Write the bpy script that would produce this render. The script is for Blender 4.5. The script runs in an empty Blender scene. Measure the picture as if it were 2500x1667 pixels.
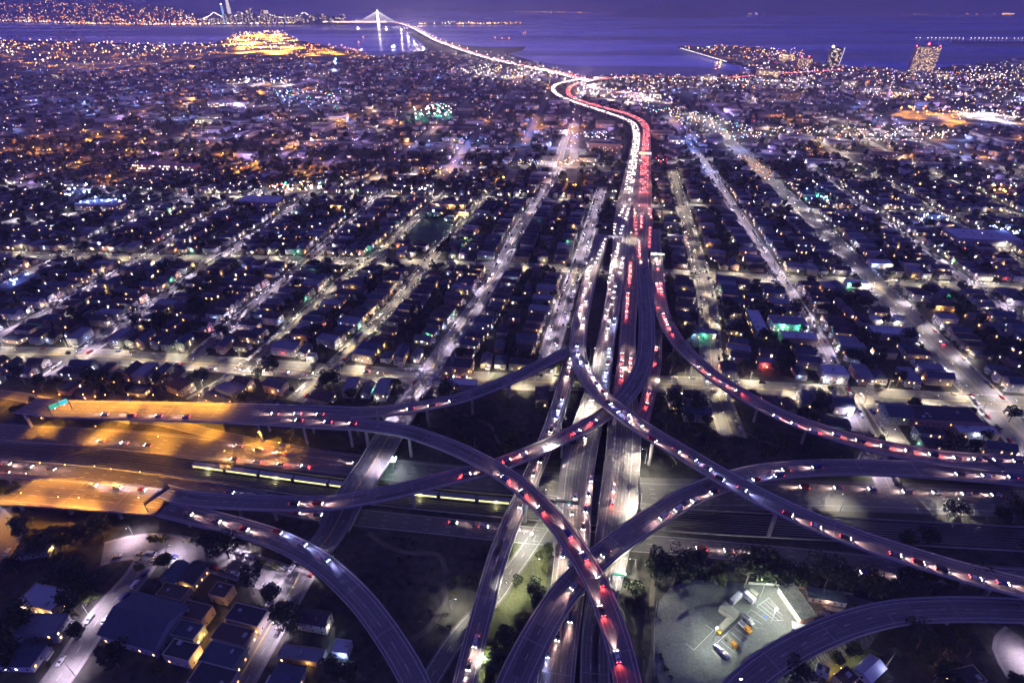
import bpy, math, random
import numpy as np
from mathutils import Vector
random.seed(7); rng = np.random.default_rng(7)
scn = bpy.context.scene
COL = scn.collection
# ------------------------------------------------------------------ camera
CAM_H = 245.0; F_PX = 1370.0; PCX, PCY = 1250.0, 833.5
PITCH = math.atan((833.5 - 5.3) / F_PX)
cd = bpy.data.cameras.new('camera'); cam = bpy.data.objects.new('camera', cd); COL.objects.link(cam)
cam.location = (0, 0, CAM_H); cam.rotation_euler = (math.radians(90) - PITCH, 0, 0)
cd.sensor_fit = 'HORIZONTAL'; cd.sensor_width = 36.0; cd.lens = 36.0 * F_PX / 2500.0
cd.clip_start = 1.0; cd.clip_end = 90000.0
scn.camera = cam
# ------------------------------------------------------------------ world (dusk sky)
world = bpy.data.worlds.new('World'); scn.world = world; world.use_nodes = True
nt = world.node_tree; nt.nodes.clear(); N = nt.nodes; L = nt.links
out = N.new('ShaderNodeOutputWorld'); bg = N.new('ShaderNodeBackground')
tc = N.new('ShaderNodeTexCoord'); sep = N.new('ShaderNodeSeparateXYZ'); L.new(tc.outputs['Generated'], sep.inputs[0])
def ramp(stops):
    r = N.new('ShaderNodeValToRGB'); el = r.color_ramp.elements
    while len(el) > 1: el.remove(el[-1])
    el[0].position = stops[0][0]; el[0].color = (*stops[0][1], 1)
    for p, c in stops[1:]:
        e = el.new(p); e.color = (*c, 1)
    return r
rl = ramp([(0.0, (0.30, 0.09, 0.36)), (0.02, (0.17, 0.10, 0.60)), (0.05, (0.25, 0.21, 1.40)), (0.13, (0.29, 0.25, 1.75)), (0.24, (0.070, 0.062, 0.30)), (1.0, (0.046, 0.043, 0.165))])
rr = ramp([(0.0, (0.003, 0.020, 0.26)), (0.03, (0.004, 0.024, 0.38)), (0.07, (0.006, 0.035, 0.72)), (0.13, (0.02, 0.06, 1.0)), (0.24, (0.062, 0.060, 0.29)), (1.0, (0.046, 0.043, 0.165))])
L.new(sep.outputs[2], rl.inputs[0]); L.new(sep.outputs[2], rr.inputs[0])
mr = N.new('ShaderNodeMapRange'); mr.inputs[1].default_value = 0.02; mr.inputs[2].default_value = 0.52
L.new(sep.outputs[0], mr.inputs[0])
mx = N.new('ShaderNodeMix'); mx.data_type = 'RGBA'; L.new(mr.outputs[0], mx.inputs[0]); L.new(rl.outputs[0], mx.inputs[6]); L.new(rr.outputs[0], mx.inputs[7])
sky = N.new('ShaderNodeTexSky'); sky.sky_type = 'NISHITA'; sky.sun_disc = False
SUN_EL, SUN_AZ = math.radians(-3.0), math.radians(-35.0)
sky.sun_elevation = SUN_EL; sky.sun_rotation = SUN_AZ; sky.altitude = 200; sky.ozone_density = 3.0
skm = N.new('ShaderNodeMix'); skm.data_type = 'RGBA'; skm.blend_type = 'ADD'; skm.inputs[0].default_value = 0.10
L.new(mx.outputs[2], skm.inputs[6]); L.new(sky.outputs[0], skm.inputs[7])
L.new(skm.outputs[2], bg.inputs[0]); bg.inputs[1].default_value = 1.15
L.new(bg.outputs[0], out.inputs[0])
# last afterglow from the west: a very weak, very soft sun
sd = bpy.data.lights.new('afterglow', 'SUN'); sd.energy = 0.012; sd.angle = math.radians(20); sd.color = (1.0, 0.62, 0.75)
so = bpy.data.objects.new('afterglow', sd); COL.objects.link(so); so.rotation_euler = (math.radians(80), 0, math.radians(205))
# ------------------------------------------------------------------ exposure / engine
scn.view_settings.view_transform = 'Standard'; scn.view_settings.look = 'None'
scn.view_settings.exposure = 0.5; scn.view_settings.gamma = 1.0; scn.view_settings.use_curve_mapping = False
cy = scn.cycles
cy.max_bounces = 2; cy.diffuse_bounces = 1; cy.glossy_bounces = 1; cy.transmission_bounces = 0; cy.volume_bounces = 0; cy.transparent_max_bounces = 4
cy.sample_clamp_indirect = 1.5; cy.sample_clamp_direct = 0; cy.use_denoising = True; cy.use_light_tree = True
cy.caustics_reflective = False; cy.caustics_refractive = False
cy.use_adaptive_sampling = True; cy.adaptive_threshold = 0.05; cy.adaptive_min_samples = 20

# ------------------------------------------------------------------ photo pixel -> place
_s, _c = math.sin(PITCH), math.cos(PITCH)
def P(u, v, z=0.0):
    """the point at height z that the photograph shows at pixel (u, v)"""
    x = (u - PCX) / F_PX; y = -(v - PCY) / F_PX
    dy = _c + y * _s; dz = -_s + y * _c
    t = (z - CAM_H) / dz
    return (x * t, dy * t)
GA = math.radians(7.35); GS, GC = math.sin(GA), math.cos(GA)     # street grid: g runs along the streets, h across
def togrid(x, y): return (x * GS + y * GC, x * GC - y * GS)
def fromgrid(g, h): return (g * GS + h * GC, g * GC - h * GS)
def in_view(x, y, z=0, m=0.04):
    Z = z - CAM_H; dep = y * _c - Z * _s
    if dep < 5: return False
    u = F_PX * x / dep / 2500; v = (F_PX * (y * _s + Z * _c) / dep) / 1667
    return abs(u) < 0.5 + m and abs(v) < 0.5 + m

# ------------------------------------------------------------------ materials
MATS = {}
def M(name, col=(0.5, 0.5, 0.5), rough=0.8, var=0.0, scale=0.2, metal=0.0, emit=None, es=0.0, spec=0.3, bump=0.0, fine=3.0):
    if name in MATS: return MATS[name]
    m = bpy.data.materials.new(name); m.use_nodes = True; t = m.node_tree
    b = t.nodes['Principled BSDF']; b.inputs['Base Color'].default_value = (*col, 1); b.inputs['Roughness'].default_value = rough
    b.inputs['Metallic'].default_value = metal; b.inputs['Specular IOR Level'].default_value = spec
    if emit:
        b.inputs['Emission Color'].default_value = (*emit, 1); b.inputs['Emission Strength'].default_value = es
        m.cycles.emission_sampling = 'NONE'
    if var > 0:
        tcn = t.nodes.new('ShaderNodeTexCoord')
        n1 = t.nodes.new('ShaderNodeTexNoise'); n1.inputs['Scale'].default_value = scale; n1.inputs['Detail'].default_value = 5
        n2 = t.nodes.new('ShaderNodeTexNoise'); n2.inputs['Scale'].default_value = fine; n2.inputs['Detail'].default_value = 3
        t.links.new(tcn.outputs['Object'], n1.inputs['Vector']); t.links.new(tcn.outputs['Object'], n2.inputs['Vector'])
        ad = t.nodes.new('ShaderNodeMath'); ad.operation = 'ADD'; t.links.new(n1.outputs[0], ad.inputs[0]); t.links.new(n2.outputs[0], ad.inputs[1])
        rg = t.nodes.new('ShaderNodeMapRange'); rg.inputs[1].default_value = 0.7; rg.inputs[2].default_value = 1.3
        rg.inputs[3].default_value = 1 - var; rg.inputs[4].default_value = 1 + var; t.links.new(ad.outputs[0], rg.inputs[0])
        vm = t.nodes.new('ShaderNodeVectorMath'); vm.operation = 'SCALE'; vm.inputs[0].default_value = col
        t.links.new(rg.outputs[0], vm.inputs['Scale']); t.links.new(vm.outputs[0], b.inputs['Base Color'])
        if bump:
            bp = t.nodes.new('ShaderNodeBump'); bp.inputs['Strength'].default_value = bump; t.links.new(n2.outputs[0], bp.inputs['Height']); t.links.new(bp.outputs[0], b.inputs['Normal'])
    MATS[name] = m
    return m
asphalt = M('asphalt', (0.115, 0.11, 0.108), 0.85, 0.28, 0.08, fine=1.2)
asphalt_old = M('worn_asphalt', (0.14, 0.135, 0.125), 0.85, 0.30, 0.05, fine=0.9)
conc_road = M('concrete_road', (0.20, 0.18, 0.16), 0.8, 0.25, 0.05, fine=0.7)
deck_m = M('deck_asphalt', (0.165, 0.150, 0.150), 0.75, 0.22, 0.06, fine=0.8)
conc = M('concrete', (0.30, 0.29, 0.27), 0.85, 0.18, 0.3)
conc_dark = M('stained_concrete', (0.20, 0.19, 0.18), 0.9, 0.25, 0.25)
paint = M('road_paint', (0.62, 0.61, 0.57), 0.7, 0.25, 0.5)
paint_y = M('yellow_road_paint', (0.55, 0.40, 0.10), 0.7, 0.25, 0.5)
paint_b = M('blue_road_paint', (0.05, 0.12, 0.5), 0.7)
walk_m = M('pavement', (0.21, 0.20, 0.185), 0.9, 0.2, 0.3)
soil = M('dark_ground', (0.046, 0.046, 0.038), 0.95, 0.65, 0.03, fine=0.25)
grass = M('dry_grass', (0.075, 0.085, 0.035), 0.95, 0.45, 0.06, fine=0.9)
gravel = M('ballast', (0.075, 0.07, 0.066), 0.95, 0.3, 0.1, fine=2.0)
steel = M('galvanised_steel', (0.35, 0.36, 0.36), 0.45, 0.1, 1.0, metal=0.6)
dark_steel = M('dark_steel', (0.10, 0.10, 0.11), 0.5, 0.1, 1.0, metal=0.5)
rail_m = M('rail_steel', (0.40, 0.38, 0.36), 0.3, metal=0.9)
green_m = M('green_sign_face', (0.02, 0.22, 0.12), 0.5, emit=(0.03, 0.55, 0.32), es=0.55)
teal_m = M('teal_sign_face', (0.02, 0.22, 0.22), 0.5, emit=(0.02, 0.45, 0.50), es=0.8)
paper_m = M('pale_sign_face', (0.6, 0.65, 0.6), 0.5, emit=(0.62, 0.75, 0.62), es=0.75)
glass_m = M('dark_glass', (0.02, 0.025, 0.035), 0.12, spec=0.8)
tyre_m = M('rubber', (0.02, 0.02, 0.02), 0.8)
trunk_m = M('bark', (0.16, 0.13, 0.10), 0.95, 0.3, 2.0)
leafA = M('dark_foliage', (0.045, 0.060, 0.026), 0.8, 0.4, 0.5, fine=2.0)
leafB = M('olive_foliage', (0.075, 0.085, 0.032), 0.8, 0.4, 0.5, fine=2.0)
leafC = M('deep_foliage', (0.035, 0.050, 0.028), 0.8, 0.4, 0.5, fine=2.0)
leafD = M('bright_foliage', (0.10, 0.125, 0.04), 0.8, 0.4, 0.5, fine=2.0)
WALLS = [M('cream_render', (0.42, 0.38, 0.30), 0.9, 0.12, 0.5), M('grey_clapboard', (0.28, 0.28, 0.29), 0.9, 0.12, 0.5), M('tan_render', (0.34, 0.26, 0.19), 0.9, 0.12, 0.5),
         M('white_clapboard', (0.55, 0.54, 0.52), 0.9, 0.10, 0.5), M('sage_clapboard', (0.24, 0.28, 0.23), 0.9, 0.12, 0.5), M('rose_render', (0.36, 0.23, 0.21), 0.9, 0.12, 0.5)]
WALLN = ['cream', 'grey', 'tan', 'white', 'sage', 'rose']
ROOFS = [M('charcoal_shingles', (0.055, 0.055, 0.060), 0.85, 0.25, 0.6), M('brown_shingles', (0.085, 0.065, 0.055), 0.85, 0.25, 0.6),
         M('grey_shingles', (0.13, 0.13, 0.14), 0.8, 0.22, 0.5), M('slate_shingles', (0.07, 0.085, 0.11), 0.75, 0.2, 0.5)]
ROOFN = ['charcoal', 'brown', 'grey', 'slate']
flat_roof = M('flat_roof_membrane', (0.20, 0.21, 0.24), 0.7, 0.2, 0.15)
pale_roof = M('pale_roof_membrane', (0.42, 0.45, 0.52), 0.65, 0.2, 0.15)
trim = M('window_trim', (0.5, 0.49, 0.46), 0.7)
win_dark = M('unlit_window', (0.03, 0.035, 0.05), 0.15, spec=0.7)
def E_(name, c, s): return M(name, (0.2, 0.2, 0.2), 0.6, emit=c, es=s)
FL = [E_('far_' + n, c, e) for n, c, e in (('white', (1.0, 0.82, 0.74), 4.5), ('cool', (0.28, 0.42, 1.0), 4.5), ('sodium', (1.0, 0.46, 0.09), 4.2), ('amber', (1.0, 0.26, 0.04), 3.6), ('red', (1.0, 0.02, 0.07), 4.5), ('green', (0.04, 0.9, 0.5), 3), ('blue', (0.08, 0.13, 1.0), 4.5), ('lilac', (0.60, 0.34, 1.0), 4))]
LW = E_('light_white', (1.0, 0.93, 0.86), 26); LC = E_('light_cool', (0.36, 0.50, 1.0), 12); LY = E_('light_sodium', (1.0, 0.50, 0.12), 11)
LO = E_('light_amber', (1.0, 0.32, 0.05), 8); LR = E_('light_red', (1.0, 0.06, 0.07), 20); LG = E_('light_green', (0.10, 1.0, 0.62), 14)
LB = E_('light_blue', (0.16, 0.25, 1.0), 18); LV = E_('light_lilac', (0.80, 0.62, 1.0), 20)
HEADL = E_('headlamp', (1.0, 0.90, 0.86), 60); HEADB = E_('xenon_headlamp', (0.55, 0.62, 1.0), 60); TAILL = E_('tail_lamp', (1.0, 0.04, 0.06), 34)
WIN_WARM = E_('lit_window_warm', (1.0, 0.62, 0.28), 3.2); WIN_AMB = E_('lit_window_amber', (1.0, 0.42, 0.12), 2.6); WIN_WHITE = E_('lit_window_white', (0.95, 0.9, 0.85), 3.0); WIN_BLUE = E_('lit_window_cool', (0.45, 0.6, 1.0), 2.6)
WIN_DIM = E_('lit_window_dim', (1.0, 0.7, 0.45), 0.9)
train_win = E_('train_window', (0.95, 0.88, 0.36), 1.2)
FAR_OF = {LW.name: FL[0], LC.name: FL[1], LY.name: FL[2], LO.name: FL[3], LR.name: FL[4], LG.name: FL[5], LB.name: FL[6], LV.name: FL[7]}

# ------------------------------------------------------------------ mesh helpers
def tag(o, label=None, cat=None, group=None, kind=None):
    if label: o['label'] = label
    if cat: o['category'] = cat
    if group: o['group'] = group
    if kind: o['kind'] = kind
    return o
def link(name, data, parent=None, loc=None, rz=None):
    o = bpy.data.objects.new(name, data); COL.objects.link(o)
    if parent is not None: o.parent = parent
    if loc is not None: o.location = loc
    if rz is not None: o.rotation_euler = (0, 0, rz)
    return o
class MB:
    def __init__(s): s.v = []; s.f = []; s.m = []
    def add(s, vs, fs, mi=0):
        b = len(s.v); s.v += [tuple(p) for p in vs]; s.f += [tuple(b + i for i in f) for f in fs]; s.m += [mi] * len(fs)
    def box(s, c, size, rz=0.0, mi=0, taper=1.0):
        x, y, z = size[0] / 2, size[1] / 2, size[2]; ca, sa = math.cos(rz), math.sin(rz); vs = []
        for zz, k in ((0, 1.0), (z, taper)):
            for px, py in ((-x, -y), (x, -y), (x, y), (-x, y)):
                px *= k; py *= k
                vs.append((c[0] + px * ca - py * sa, c[1] + px * sa + py * ca, c[2] + zz))
        s.add(vs, [(3, 2, 1, 0), (4, 5, 6, 7), (0, 1, 5, 4), (1, 2, 6, 5), (2, 3, 7, 6), (3, 0, 4, 7)], mi)
    def tube(s, a, b, r0, r1=None, n=6, mi=0, cap=True):
        r1 = r0 if r1 is None else r1; a = Vector(a); b = Vector(b); d = (b - a).normalized()
        q = d.to_track_quat('Z', 'Y'); vs = []
        for p, r in ((a, r0), (b, r1)):
            for i in range(n):
                t = 2 * math.pi * i / n; vs.append(p + q @ Vector((r * math.cos(t), r * math.sin(t), 0)))
        fs = [(i, (i + 1) % n, n + (i + 1) % n, n + i) for i in range(n)]
        if cap: fs += [tuple(range(n - 1, -1, -1)), tuple(range(n, 2 * n))]
        s.add(vs, fs, mi)
    def prism(s, poly, z0, z1, mi=0, mt=None):
        n = len(poly); ar = sum(poly[i][0] * poly[(i + 1) % n][1] - poly[(i + 1) % n][0] * poly[i][1] for i in range(n))
        if ar < 0: poly = poly[::-1]
        s.add([(x, y, z0) for x, y in poly] + [(x, y, z1) for x, y in poly], [(i, (i + 1) % n, n + (i + 1) % n, n + i) for i in range(n)] + [tuple(range(n - 1, -1, -1))], mi)
        s.add([(x, y, z1) for x, y in poly], [tuple(range(n))], mi if mt is None else mt)
    def ball(s, c, r, mi=0, n=6, k=4, sz=1.0):
        vs = [(c[0], c[1], c[2] - r * sz)]
        for j in range(1, k):
            t = -math.pi / 2 + math.pi * j / k
            for i in range(n): vs.append((c[0] + r * math.cos(t) * math.cos(2 * math.pi * i / n), c[1] + r * math.cos(t) * math.sin(2 * math.pi * i / n), c[2] + r * sz * math.sin(t)))
        vs.append((c[0], c[1], c[2] + r * sz)); fs = [(0, 1 + (i + 1) % n, 1 + i) for i in range(n)]
        for j in range(k - 2):
            for i in range(n): a = 1 + j * n; fs.append((a + i, a + (i + 1) % n, a + n + (i + 1) % n, a + n + i))
        t = len(vs) - 1; a = 1 + (k - 2) * n; fs += [(a + i, a + (i + 1) % n, t) for i in range(n)]
        s.add(vs, fs, mi)
    def mesh(s, name, mats):
        me = bpy.data.meshes.new(name); me.from_pydata(s.v, [], s.f)
        for m in (mats if isinstance(mats, (list, tuple)) else [mats]): me.materials.append(m)
        if any(s.m): me.polygons.foreach_set('material_index', s.m)
        me.update(); return me
    def build(s, name, mats, parent=None, loc=None, rz=None): return link(name, s.mesh(name, mats), parent, loc, rz)
def bulk(name, V, F, mats, MI=None, parent=None):
    """one mesh from numpy arrays; F is (n,3) or (n,4)"""
    V = np.asarray(V, np.float32).reshape(-1, 3); F = np.asarray(F, np.int32); n, k = F.shape
    me = bpy.data.meshes.new(name); me.vertices.add(len(V)); me.vertices.foreach_set('co', V.ravel())
    me.loops.add(n * k); me.loops.foreach_set('vertex_index', F.ravel())
    me.polygons.add(n); me.polygons.foreach_set('loop_start', np.arange(0, n * k, k, dtype=np.int32)); me.polygons.foreach_set('loop_total', np.full(n, k, np.int32))
    for m in mats: me.materials.append(m)
    if MI is not None: me.polygons.foreach_set('material_index', np.asarray(MI, np.int32))
    me.update(calc_edges=True); me.validate()
    return link(name, me, parent)
def copy_tree(o, parent=None):
    c = o.copy(); COL.objects.link(c); c.parent = parent
    for ch in o.children: copy_tree(ch, c)
    return c
LIGHTS = {}
def light(kind, key, col, power, size=0.3, cone=None, blend=0.8):
    if key in LIGHTS: return LIGHTS[key]
    d = bpy.data.lights.new(key, kind); d.color = col; d.energy = power; d.shadow_soft_size = size
    if kind == 'SPOT': d.spot_size = math.radians(cone); d.spot_blend = 1.0
    LIGHTS[key] = d; return d
PW = 1.0
L_WHITE = light('SPOT', 'white_lamp', (1.0, 0.90, 0.94), 19000 * PW, 0.3, 172)
L_LILAC = light('SPOT', 'lilac_lamp', (0.92, 0.76, 1.0), 18500 * PW, 0.3, 172)
L_WARM = light('SPOT', 'warm_lamp', (1.0, 0.84, 0.62), 18000 * PW, 0.3, 172)
L_SOD = light('SPOT', 'sodium_lamp', (1.0, 0.42, 0.03), 19000 * PW, 0.3, 172)
L_FWY = light('SPOT', 'freeway_lamp', (1.0, 0.93, 0.78), 34000 * PW, 0.3, 172)
L_MAST = light('POINT', 'mast_lamp', (0.90, 1.0, 0.88), 11000 * PW, 0.4)
def bulb(parent, data, loc, rot=(0, 0, 0)):
    o = bpy.data.objects.new('bulb', data); COL.objects.link(o); o.parent = parent; o.location = loc; o.rotation_euler = rot; return o

# ------------------------------------------------------------------ occupancy raster (2 m cells)
OX0, OY0, ONX, ONY, CELL = -1800.0, 60.0, 1800, 1350, 2.0
OCC = np.zeros((ONX, ONY), np.uint8)
def cell(x, y): return int((x - OX0) / CELL), int((y - OY0) / CELL)
def mark_disc(x, y, r, val=1):
    i, j = cell(x, y); k = int(r / CELL) + 1
    i0, i1, j0, j1 = max(i - k, 0), min(i + k + 1, ONX), max(j - k, 0), min(j + k + 1, ONY)
    if i0 >= i1 or j0 >= j1: return
    a = np.arange(i0, i1)[:, None] - i; b = np.arange(j0, j1)[None, :] - j
    OCC[i0:i1, j0:j1][(a * a + b * b) * CELL * CELL <= r * r] = val
def rect_pts(x, y, w, d, rz, st=3.0):
    ca, sa = math.cos(rz), math.sin(rz); nx = max(2, int(w / st) + 1); ny = max(2, int(d / st) + 1)
    for a in np.linspace(-w / 2, w / 2, nx):
        for b in np.linspace(-d / 2, d / 2, ny): yield x + a * ca - b * sa, y + a * sa + b * ca
def free(x, y, w, d, rz):
    for px, py in rect_pts(x, y, w, d, rz):
        i, j = cell(px, py)
        if i < 0 or j < 0 or i >= ONX or j >= ONY or OCC[i, j]: return False
    return True
def mark_rect(x, y, w, d, rz):
    for px, py in rect_pts(x, y, w, d, rz, 1.8):
        i, j = cell(px, py)
        if 0 <= i < ONX and 0 <= j < ONY: OCC[i, j] = 1

# ------------------------------------------------------------------ paths and ribbons
class Path:
    def __init__(s, pts, step=4.0, smooth=True):
        """pts: (x, y, z, width)"""
        p = np.array(pts, float)
        if smooth and len(p) > 2:
            q = np.vstack([2 * p[0] - p[1], p, 2 * p[-1] - p[-2]]); o = []
            for i in range(1, len(q) - 2):
                for t in np.linspace(0, 1, 12, endpoint=False):
                    a, b, c, d = q[i - 1], q[i], q[i + 1], q[i + 2]
                    o.append(0.5 * ((2 * b) + (c - a) * t + (2 * a - 5 * b + 4 * c - d) * t * t + (3 * b - a - 3 * c + d) * t ** 3))
            o.append(p[-1]); p = np.array(o)
            for _ in range(10):
                r = p.copy(); r[1:-1] = (p[:-2] + 2 * p[1:-1] + p[2:]) / 4; p = r
        s0 = np.concatenate([[0], np.cumsum(np.hypot(*(np.diff(p[:, :2], axis=0).T)))]); s.len = s0[-1]
        n = max(2, int(s.len / step) + 1); s.s = np.linspace(0, s.len, n)
        s.p = np.stack([np.interp(s.s, s0, p[:, k]) for k in range(4)], 1)
        t = np.gradient(s.p[:, :2], axis=0); t /= np.linalg.norm(t, axis=1)[:, None] + 1e-9; s.t = t; s.n = np.stack([t[:, 1], -t[:, 0]], 1)  # n: right-hand side
    def at(s, d, off=0.0):
        x, y, z, w = (np.interp(d, s.s, s.p[:, k]) for k in range(4)); tx, ty = np.interp(d, s.s, s.t[:, 0]), np.interp(d, s.s, s.t[:, 1])
        l = math.hypot(tx, ty); tx /= l; ty /= l
        return x + ty * off, y - tx * off, z, math.atan2(ty, tx), w
    def near(s, x, y):
        d = (s.p[:, 0] - x) ** 2 + (s.p[:, 1] - y) ** 2; i = int(d.argmin())
        dx, dy = x - s.p[i, 0], y - s.p[i, 1]; tx, ty = s.t[i]
        return s.s[i] + dx * tx + dy * ty, dx * ty - dy * tx, math.sqrt(d[i])
    def strip(s, mb, o0, o1, dz, mi=0, d0=0, d1=None, h=0.0, frac=False):
        """a band between lateral offsets o0..o1; h > 0 makes it a solid of that height above dz"""
        d1 = s.len if d1 is None else d1
        ds = [d0] + [d for d in s.s if d0 + 0.5 < d < d1 - 0.5] + [d1]; vs = []; k = len(ds)
        for d in ds:
            w = s.at(d)[4] / 2 if frac else 0
            a = s.at(d, o0 + (-w if o0 < 0 else w) if frac else o0); b = s.at(d, o1 + (-w if o1 < 0 else w) if frac else o1)
            if h:
                vs += [(a[0], a[1], a[2] + dz), (b[0], b[1], b[2] + dz), (b[0], b[1], b[2] + dz + h), (a[0], a[1], a[2] + dz + h)]
            else: vs += [(a[0], a[1], a[2] + dz), (b[0], b[1], b[2] + dz)]
        fs = []
        for i in range(k - 1):
            if h:
                for q in range(4):
                    r = (q + 1) % 4; fs.append((4 * i + q, 4 * i + r, 4 * i + 4 + r, 4 * i + 4 + q))
            else: fs.append((2 * i, 2 * i + 1, 2 * i + 3, 2 * i + 2))
        if h: fs += [(3, 2, 1, 0), tuple(4 * (k - 1) + q for q in range(4))]
        mb.add(vs, fs, mi)
    def mark(s, extra=1.0):
        for i in range(len(s.s)):
            mark_disc(s.p[i, 0], s.p[i, 1], s.p[i, 3] / 2 + extra)
def pixpath(pts, z=None, w=None, step=4.0, smooth=True):
    o = []
    for q in pts:
        u, v = q[0], q[1]; zz = q[2] if len(q) > 2 else z; ww = q[3] if len(q) > 3 else w
        x, y = P(u, v, zz); o.append((x, y, zz, ww))
    return Path(o, step, smooth)
# ================================================================== GROUND, WATER, HILLS
def poly_obj(name, pts, z, mat, kind='structure', label=None):
    me = bpy.data.meshes.new(name)
    import mathutils
    tri = mathutils.geometry.tessellate_polygon([[Vector((x, y, 0)) for x, y in pts]])
    fs = []
    for a, b, c in tri:
        (x1, y1), (x2, y2), (x3, y3) = pts[a], pts[b], pts[c]
        fs.append((a, b, c) if (x2 - x1) * (y3 - y1) - (x3 - x1) * (y2 - y1) > 0 else (a, c, b))
    me.from_pydata([(x, y, z) for x, y in pts], [], fs); me.materials.append(mat); me.update()
    return tag(link(name, me), label, kind=kind)
shore_px = [(-400, 92), (0, 98), (213, 103), (425, 110), (520, 106), (560, 92), (590, 83), (690, 82), (735, 100), (834, 120), (915, 137), (985, 133), (1046, 122),
            (1030, 104), (1000, 84), (1008, 80), (1063, 94), (1150, 114), (1230, 116), (1285, 114), (1275, 124), (1240, 132), (1290, 147), (1324, 160), (1377, 173), (1431, 184), (1600, 185), (1750, 188), (1800, 182),
            (1850, 167), (1772, 152), (1701, 125), (1662, 119), (1655, 113), (1772, 112), (1868, 117), (1900, 124), (1975, 150), (2020, 161), (2100, 166), (2200, 172), (2300, 165), (2420, 152), (2500, 141), (2900, 128)]
SHORE = [P(u, v) for u, v in shore_px]
land = [(-9000, -900), (9000, -900), (9000, SHORE[-1][1])] + SHORE[::-1] + [(-9000, SHORE[0][1])]
poly_obj('ground', land, 0.0, soil)
def mat_water():
    m = M('bay_water', (0.02, 0.03, 0.06), 0.22, spec=0.5); t = m.node_tree; b = t.nodes['Principled BSDF']; b.inputs['IOR'].default_value = 1.33
    tcn = t.nodes.new('ShaderNodeTexCoord'); n = t.nodes.new('ShaderNodeTexNoise'); n.inputs['Scale'].default_value = 0.02; n.inputs['Detail'].default_value = 8
    mp = t.nodes.new('ShaderNodeMapping'); mp.inputs['Scale'].default_value = (1, 0.35, 1); t.links.new(tcn.outputs['Object'], mp.inputs[0]); t.links.new(mp.outputs[0], n.inputs[0])
    bp = t.nodes.new('ShaderNodeBump'); bp.inputs['Strength'].default_value = 0.25; bp.inputs['Distance'].default_value = 2.0; t.links.new(n.outputs[0], bp.inputs['Height']); t.links.new(bp.outputs[0], b.inputs['Normal'])
    n3 = t.nodes.new('ShaderNodeTexNoise'); n3.inputs['Scale'].default_value = 0.0007; n3.inputs['Detail'].default_value = 6; mp3 = t.nodes.new('ShaderNodeMapping'); mp3.inputs['Scale'].default_value = (0.35, 1.6, 1); mp3.inputs['Rotation'].default_value = (0, 0, 0.25)
    t.links.new(tcn.outputs['Object'], mp3.inputs[0]); t.links.new(mp3.outputs[0], n3.inputs[0]); rg = t.nodes.new('ShaderNodeMapRange'); rg.inputs[1].default_value = 0.35; rg.inputs[2].default_value = 0.65; rg.inputs[3].default_value = 0.10; rg.inputs[4].default_value = 0.42
    t.links.new(n3.outputs[0], rg.inputs[0]); t.links.new(rg.outputs[0], b.inputs['Roughness'])
    return m
water_m = mat_water()
poly_obj('bay_water', [(-60000, 1500), (60000, 1500), (60000, 62000), (-60000, 62000)], -2.0, water_m)
mud = M('wet_mud', (0.05, 0.05, 0.06), 0.35, 0.3, 0.01, spec=0.5)
poly_obj('mud_flat', [P(u, v) for u, v in [(1235, 128), (1280, 143), (1330, 153), (1400, 160), (1480, 162), (1560, 161), (1700, 163), (1790, 172), (1850, 172), (1840, 186), (1430, 190), (1300, 165), (1240, 140)]], -1.2, mud)
hill_m = M('far_hillside', (0.10, 0.085, 0.12), 0.95, 0.3, 0.002, fine=0.01)
def inpoly(x, y, pl):
    c = False; n = len(pl)
    for i in range(n):
        x1, y1 = pl[i]; x2, y2 = pl[i - 1]
        if (y1 > y) != (y2 > y) and x < (x2 - x1) * (y - y1) / (y2 - y1) + x1: c = not c
    return c
def ridge(name, label, px, depth, seed):
    """px: (u, base v, crest height in metres); a landform with its shore on the water"""
    r = random.Random(seed); us = np.linspace(px[0][0], px[-1][0], 90); bv = np.interp(us, [p[0] for p in px], [p[1] for p in px]); ch = np.interp(us, [p[0] for p in px], [p[2] for p in px])
    V = []; rows = [(0, 0.0), (0.05, 0.04), (0.2, 0.22), (0.45, 0.62), (0.7, 1.0), (1.0, 0.35)]
    ph = [r.uniform(0, 6.28) for _ in range(6)]
    for i, u in enumerate(us):
        x, y = P(u, bv[i]); l = math.hypot(x, y); dx, dy = x / l, y / l
        k = 1 + 0.10 * math.sin(i * 0.55 + ph[0]) + 0.08 * math.sin(i * 1.3 + ph[1]) + 0.05 * math.sin(i * 2.9 + ph[2])
        for f, h in rows: V.append((x + dx * depth * f, y + dy * depth * f, -1 + ch[i] * h * (k if f > 0.1 else 1)))
    n = len(rows); F = [(i * n + j, i * n + n + j, i * n + n + j + 1, i * n + j + 1) for i in range(len(us) - 1) for j in range(n - 1)]
    return tag(bulk(name, V, F, [hill_m]), None, kind='structure'), V, n
_, SFV, SFN = ridge('city_hills', '', [(-300, 52, 300), (0, 54, 290), (100, 56, 300), (213, 61, 270), (330, 63, 255), (430, 63, 170), (520, 62, 70), (640, 60, 45), (720, 59, 35), (800, 57, 25)], 5200, 1)
ridge('island_hill', '', [(690, 60, 5), (730, 60, 60), (780, 60, 105), (830, 60, 70), (850, 60, 6)], 900, 2)
_, TIV, TIN = ridge('flat_island', '', [(1020, 61, 3), (1060, 61, 5), (1180, 60, 5), (1275, 60, 3)], 900, 3)
_, MAV, MAN = ridge('north_shore_hills', '', [(860, 27, 30), (1100, 28, 60), (1300, 31, 200), (1450, 33, 420), (1700, 36, 560), (1900, 37, 640), (2200, 37, 700), (2500, 36, 520), (2900, 36, 500)], 9000, 4)
ridge('wooded_island', '', [(1480, 40, 10), (1540, 43, 130), (1620, 44, 215), (1680, 44, 180), (1760, 43, 60), (1800, 42, 5)], 2200, 5)
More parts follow.
